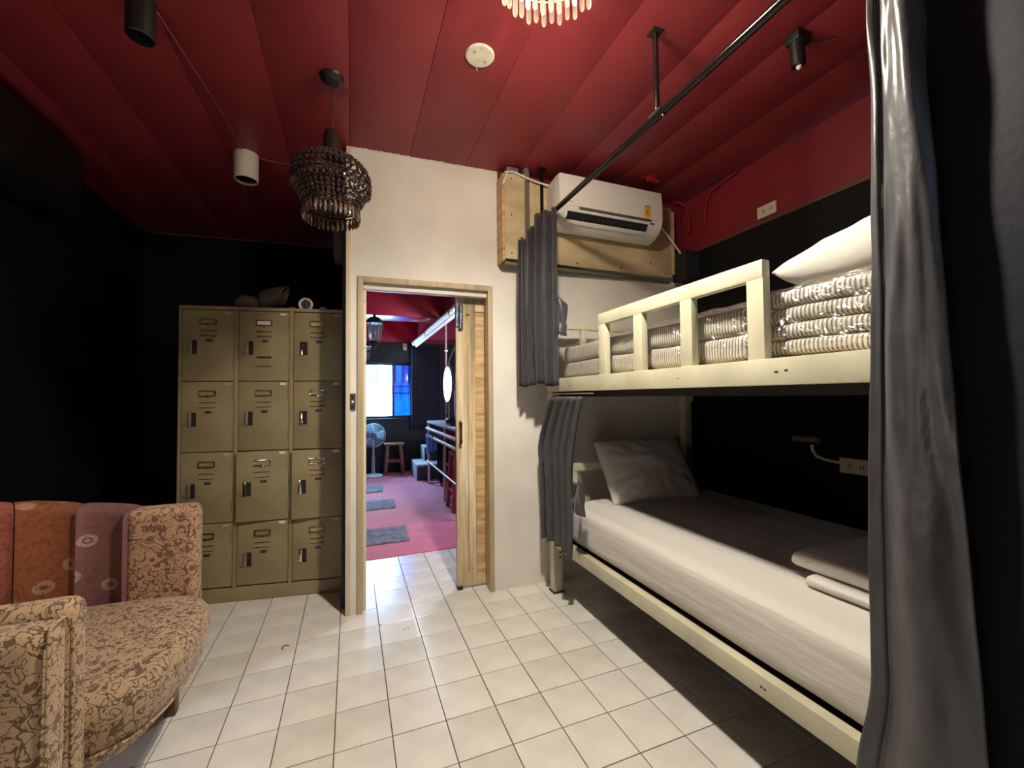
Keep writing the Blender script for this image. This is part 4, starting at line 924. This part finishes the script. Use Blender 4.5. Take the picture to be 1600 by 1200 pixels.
# lower pillow, leaning on the headboard
def pillow(parent, w_, d_, t_, m, seed=0, name='pillow_body', sharp=0.45):
    def F(sgn):
        def f(u, v):
            x = (u-0.5)*2; y = (v-0.5)*2
            e = (max(0, 1-abs(x)**2.6)*max(0, 1-abs(y)**2.6))**sharp
            pin = 1-0.06*(1-abs(x)**2)*abs(y)**3; pin2 = 1-0.06*(1-abs(y)**2)*abs(x)**3
            n1 = noise.noise(Vector((x*2.0+seed, y*2.0, sgn*2))); n2 = noise.noise(Vector((x*6+seed, y*6, sgn)))
            edge = 1-max(abs(x), abs(y))
            z = sgn*(t_/2)*e*(1+0.12*n1) + (0.006*n2 + 0.004*math.sin(14*math.atan2(y, x)+n1*3)*(1 if edge < 0.5 else 0))*min(1, edge*5)
            return (x*w_/2*pin2, y*d_/2*pin, z)
        return f
    mb = MB().grid(F(1), 44, 34).grid(F(-1), 44, 34)
    return mb.obj(name, m, parent, smooth=80)
pw = thing('lower_pillow', 'white pillow leaning against the headboard of the lower bunk', 'pillow', (1.815, 2.225, 0.765))
pw.rotation_euler = (R(58), 0, R(-2))
po = pillow(pw, 0.67, 0.43, 0.19, cotton_m, 3, sharp=0.42)
# folded white blanket
fb = thing('folded_blanket', 'folded white blanket in two layers on the near part of the lower bunk', 'blanket', (0, 0, 0))
def wv(seed, amp=0.006):
    def f(x, y, z):
        return Vector((0.010*noise.noise(Vector((y*8, z*20, seed))), 0.012*noise.noise(Vector((x*9, z*25, seed+3))), amp*noise.noise(Vector((x*6, y*5, z*10+seed)))))
    return f
rbox(1.46, 1.98, 0.44, 0.985, 0.590, 0.624, 0.016, wv(1), 26, 26, 5).obj('layer', towel_m, fb, smooth=80, loc=(0, 0, 0))
o = rbox(1.50, 2.02, 0.44, 1.06, 0.6275, 0.680, 0.022, wv(6, 0.009), 26, 26, 6).obj('layer', towel_m, fb, smooth=80)
# upper bunk : two wrapped folded mattresses
def wrapped(label, x0, x1, y0, y1, zs, seed):
    t = thing('folded_mattress', label, 'mattress', (0, 0, 0), 0, 'striped folded mattresses in plastic on the upper bunk')
    for k in range(len(zs)-1):
        def fn(x, y, z, k=k):
            return Vector((0.006*noise.noise(Vector((y*5, z*9, seed+k))), 0.01*noise.noise(Vector((x*5, z*9, seed+k+4))), 0.010*noise.noise(Vector((x*3, y*4, seed+k*0.1)))))
        r_ = min(0.026, (zs[k+1]-zs[k])*0.42)
        rbox(x0+random.uniform(0, .008), x1, y0+random.uniform(0, .006), y1, zs[k]+0.0005, zs[k+1]+0.001, r_, fn, 30, 60, 8).obj('fold', stripe_m, t, smooth=80)
    def fw_(x, y, z):
        return Vector((0.012*noise.noise(Vector((y*12, z*14, seed+9))), 0.012*noise.noise(Vector((x*9, z*12, seed))), 0.012*noise.noise(Vector((x*9, y*11, seed+2)))))
    rbox(x0-0.012, x1+0.012, y0-0.016, y1+0.016, zs[0]-0.004+0.012, zs[-1]+0.018, 0.035, fw_, 40, 70, 14).obj('plastic_wrap', plastic_wrap, t, smooth=80)
    return t
wrapped('striped mattress folded in two layers in clear plastic behind the guard rail', 1.275, 2.22, 1.035, 2.36, (1.366, 1.462, 1.560), 3)
wrapped('striped mattress folded in four layers in clear plastic, at the near end', 1.265, 2.20, 0.36, 0.955, (1.366, 1.417, 1.468, 1.520, 1.572), 8)
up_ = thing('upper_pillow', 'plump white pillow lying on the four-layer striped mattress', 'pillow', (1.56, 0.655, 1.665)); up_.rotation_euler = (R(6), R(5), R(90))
pillow(up_, 0.64, 0.46, 0.21, mat('dimmed_white_cotton', (0.47, 0.445, 0.40), 0.85, bump=0.5, bscale=7, stretch=(1, 1.6, 2)), 12, sharp=0.42)  # same white cotton, colour darkened to offset the strong lamp light
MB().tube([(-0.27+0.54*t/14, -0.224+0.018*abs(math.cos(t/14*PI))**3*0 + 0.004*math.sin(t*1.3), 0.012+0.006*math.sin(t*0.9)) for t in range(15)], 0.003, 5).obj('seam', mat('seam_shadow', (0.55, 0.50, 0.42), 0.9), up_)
# upper platform board shows under wrap
B('upper_deck', (1.247, 2.31, Y0+0.06, 2.375, 1.340, 1.362), mat('pale_deck', (0.45, 0.38, 0.25), 0.6), bed, 0.002)

# ================================================================ ARMCHAIR
ch = thing('armchair', 'tub armchair in tan floral and patchwork upholstery at the lower left', 'armchair', (-0.95, 1.78, 0))
CX, CY = 0.0, 0.0
def arc_wall(a0, a1, ri, ro, z0, z1f, n=14, bulge=0.0, nz=12, rt_=0.05, xo=0, yo=0):
    """curved upholstered wall segment: closed loop cross-section swept along an arc"""
    mb = MB(); rings = []
    for i in range(n+1):
        t = i/n; a = a0+(a1-a0)*t; z1 = z1f(t)
        b = bulge*math.sqrt(max(0.0, 1-(2*t-1)**2))
        rin = ri - b + bulge; 
        prof_ = [(rin+0.02, z0)]
        prof_ += [(rin, z0+(z1-z0-rt_)*k/nz) for k in range(1, nz)]
        m_ = (rin+ro)/2; hw = (ro-rin)/2
        prof_ += [(m_-hw*math.cos(PI*k/8), z1-rt_+rt_*math.sin(PI*k/8)) for k in range(0, 9)]
        prof_ += [(ro, z0)]
        rings.append([(CX+xo+r_*math.cos(a), CY+yo+r_*math.sin(a), z) for r_, z in prof_])
    k = len(rings[0]); v = [p for rg in rings for p in rg]; f = []
    for i in range(n):
        for j in range(k-1): f.append((i*k+j, (i+1)*k+j, (i+1)*k+j+1, i*k+j+1))
    f.append(tuple(range(k))); f.append(tuple(range(n*k, (n+1)*k))[::-1])
    mb.add(v, f); return mb
RI, RO = 0.375, 0.475
hts = lambda t: 0.80
# back shell (outer cover)
seg = [(73, 98, 'back_channel', fab_plum), (98, 123, 'back_channel', fab_orange), (123, 147, 'back_channel', fab_rose), (147, 172, 'back_channel', fab_rose), (172, 204, 'back_channel', fab_plum), (204, 236, 'back_channel', fab_orange), (236, 262, 'back_channel', fab_rose)]
for a0, a1, nm, m in seg:
    def zf(t, a0=a0, a1=a1):
        a = a0+(a1-a0)*t; return 0.800 + 0.088*math.exp(-((a-145)/48.0)**2) + 0.006*math.sqrt(max(0, 1-(2*t-1)**2)) - (0.085*max(0, (a-200)/62.0))
    arc_wall(R(a0+0.25), R(a1-0.25), RI, RO, 0.24, zf, 12, -0.022, 12, 0.035).obj(nm, m, ch, smooth=60)
# near arm: straight block coming forward from the back, with its piped front face
def arm(y0_, y1_, x0_, x1_, z0_, z1_, m, nm, rr_=0.045, seed=0):
    def fn(x, y, z): return Vector((0.003*noise.noise(Vector((y*5, z*5, seed))), 0.003*noise.noise(Vector((x*5, z*5, seed))), 0.004*noise.noise(Vector((x*5, y*5, seed)))))
    return rbox(x0_, x1_, y0_, y1_, z0_, z1_, rr_, fn, 20, 20, 22).obj(nm, m, ch, smooth=80)
arm(0.352, 0.452, 0.10, 0.342, 0.24, 0.802, fab_pink, 'far_arm', 0.030, 9)
arm(-0.475, -0.375, -0.12, 0.290, 0.20, 0.715, fab_tan, 'near_arm', 0.035, 2)
arm(-0.372, -0.290, -0.10, 0.292, 0.26, 0.735, fab_tan, 'near_arm_pad', 0.035, 5)
MB().tube([(0.292, -0.47, 0.22), (0.294, -0.47, 0.68), (0.288, -0.455, 0.712), (0.285, -0.395, 0.714), (0.292, -0.378, 0.69), (0.294, -0.376, 0.24)], 0.0045, 8).obj('piping', fab_tan, ch)
# seat: rounded front block
seatp = []
def FS_prof():
    pr = []
    return pr
def seat_out(t):
    """plan outline of the seat; t 0..1 from far-back to near-back around the front"""
    P_ = [(-0.10, 0.36), (0.12, 0.36), (0.28, 0.345), (0.37, 0.31), (0.425, 0.24), (0.445, 0.14), (0.450, 0.02), (0.445, -0.08), (0.425, -0.18), (0.385, -0.26), (0.31, -0.31), (0.20, -0.33), (-0.10, -0.33)]
    n_ = len(P_)-1; s_ = t*n_; i = min(int(s_), n_-1); f_ = s_-i
    def g(k): return Vector(P_[max(0, min(n_, k))])
    p0, p1, p2, p3 = g(i-1), g(i), g(i+1), g(i+2)
    return 0.5*((2*p1) + (-p0+p2)*f_ + (2*p0-5*p1+4*p2-p3)*f_*f_ + (-p0+3*p1-3*p2+p3)*f_**3)
sm_ = MB()
prof_s = [(0.80, 0.215), (0.885, 0.235), (0.945, 0.285), (0.985, 0.335), (1.0, 0.385), (0.995, 0.415), (0.965, 0.443), (0.90, 0.455), (0.70, 0.462), (0.40, 0.466), (0.0, 0.468)]
nT = 60; ringsS = []
for sc_k, z in prof_s:
    ringsS.append([(-0.10 + (seat_out(i/nT).x+0.10)*sc_k, seat_out(i/nT).y*(sc_k if sc_k > 0.5 else sc_k), z) for i in range(nT+1)])
v = [p for rg_ in ringsS for p in rg_]; k = nT+1
f = [(i*k+j, (i+1)*k+j, (i+1)*k+j+1, i*k+j+1) for i in range(len(ringsS)-1) for j in range(nT)]
f.append(tuple(range(k))[::-1])
sm_.add(v, f); sm_.obj('seat', fab_tan, ch, smooth=80)
MB().tube([(-0.10+(seat_out(i/50).x+0.10)*0.955, seat_out(i/50).y*0.955, 0.283) for i in range(3, 48)], 0.0045, 6).obj('seat_piping', fab_tan, ch)
for x, y in ((0.275, 0.285), (0.20, -0.30), (-0.28, 0.22), (-0.28, -0.22)):
    leg_(MB(), (x+0.012*(1 if x > 0 else -1), y, 0.0), (x, y, 0.24), 0.018, 0.030).obj('leg', legwood_m, ch, 0.004)

# dark unit high on the left wall
hb = thing('wall_unit', 'black box shaped unit high on the left wall, barely visible', 'unit', (-1.73, 2.75, 2.36))
B('case', (0.002, 0.25, -0.42, 0.42, 0, 0.34), mat('flat_black_case', (0.005, 0.006, 0.005), 0.5), hb, 0.02)
B('flap', (0.06, 0.235, -0.38, 0.38, -0.006, 0.0), black_pl, hb, 0.002)

jb = thing('junction_box', 'small brownish box on the dark end of the passage wall behind the partition', 'junction box', (-0.051, 2.80, 2.21))
B('case', (-0.045, 0.0, -0.06, 0.06, -0.10, 0.10), mat('dull_mauve_box', (0.10, 0.06, 0.055), 0.6), jb, 0.004)
B('lid', (-0.050, -0.045, -0.05, 0.05, -0.09, 0.09), mat('dull_mauve_box', (0.10, 0.06, 0.055), 0.6), jb, 0.002)

# chips and scuffs in the glaze of three tiles
stain = mat('floor_stain', (0.20, 0.15, 0.10), 0.7)
MB().tube([(-0.304+0.016*math.cos(a*0.45+0.3), 2.387+0.018*math.sin(a*0.45+0.3), 0.0006) for a in range(10)], [.001+.0035*math.sin((k+1)*PI/11) for k in range(10)], 5).obj('glaze_chip', stain, floor, smooth=60)
for q, (x, y, r_) in enumerate(((0.271, 2.323, 0.006), (0.241, 2.327, 0.004), (0.291, 2.333, 0.006), (0.152, 2.419, 0.008))):
    MB().ball((x, y, 0.0), r_, 7, 4, (1, 1.4, 0.12)).obj('glaze_chip', stain, floor, smooth=60)
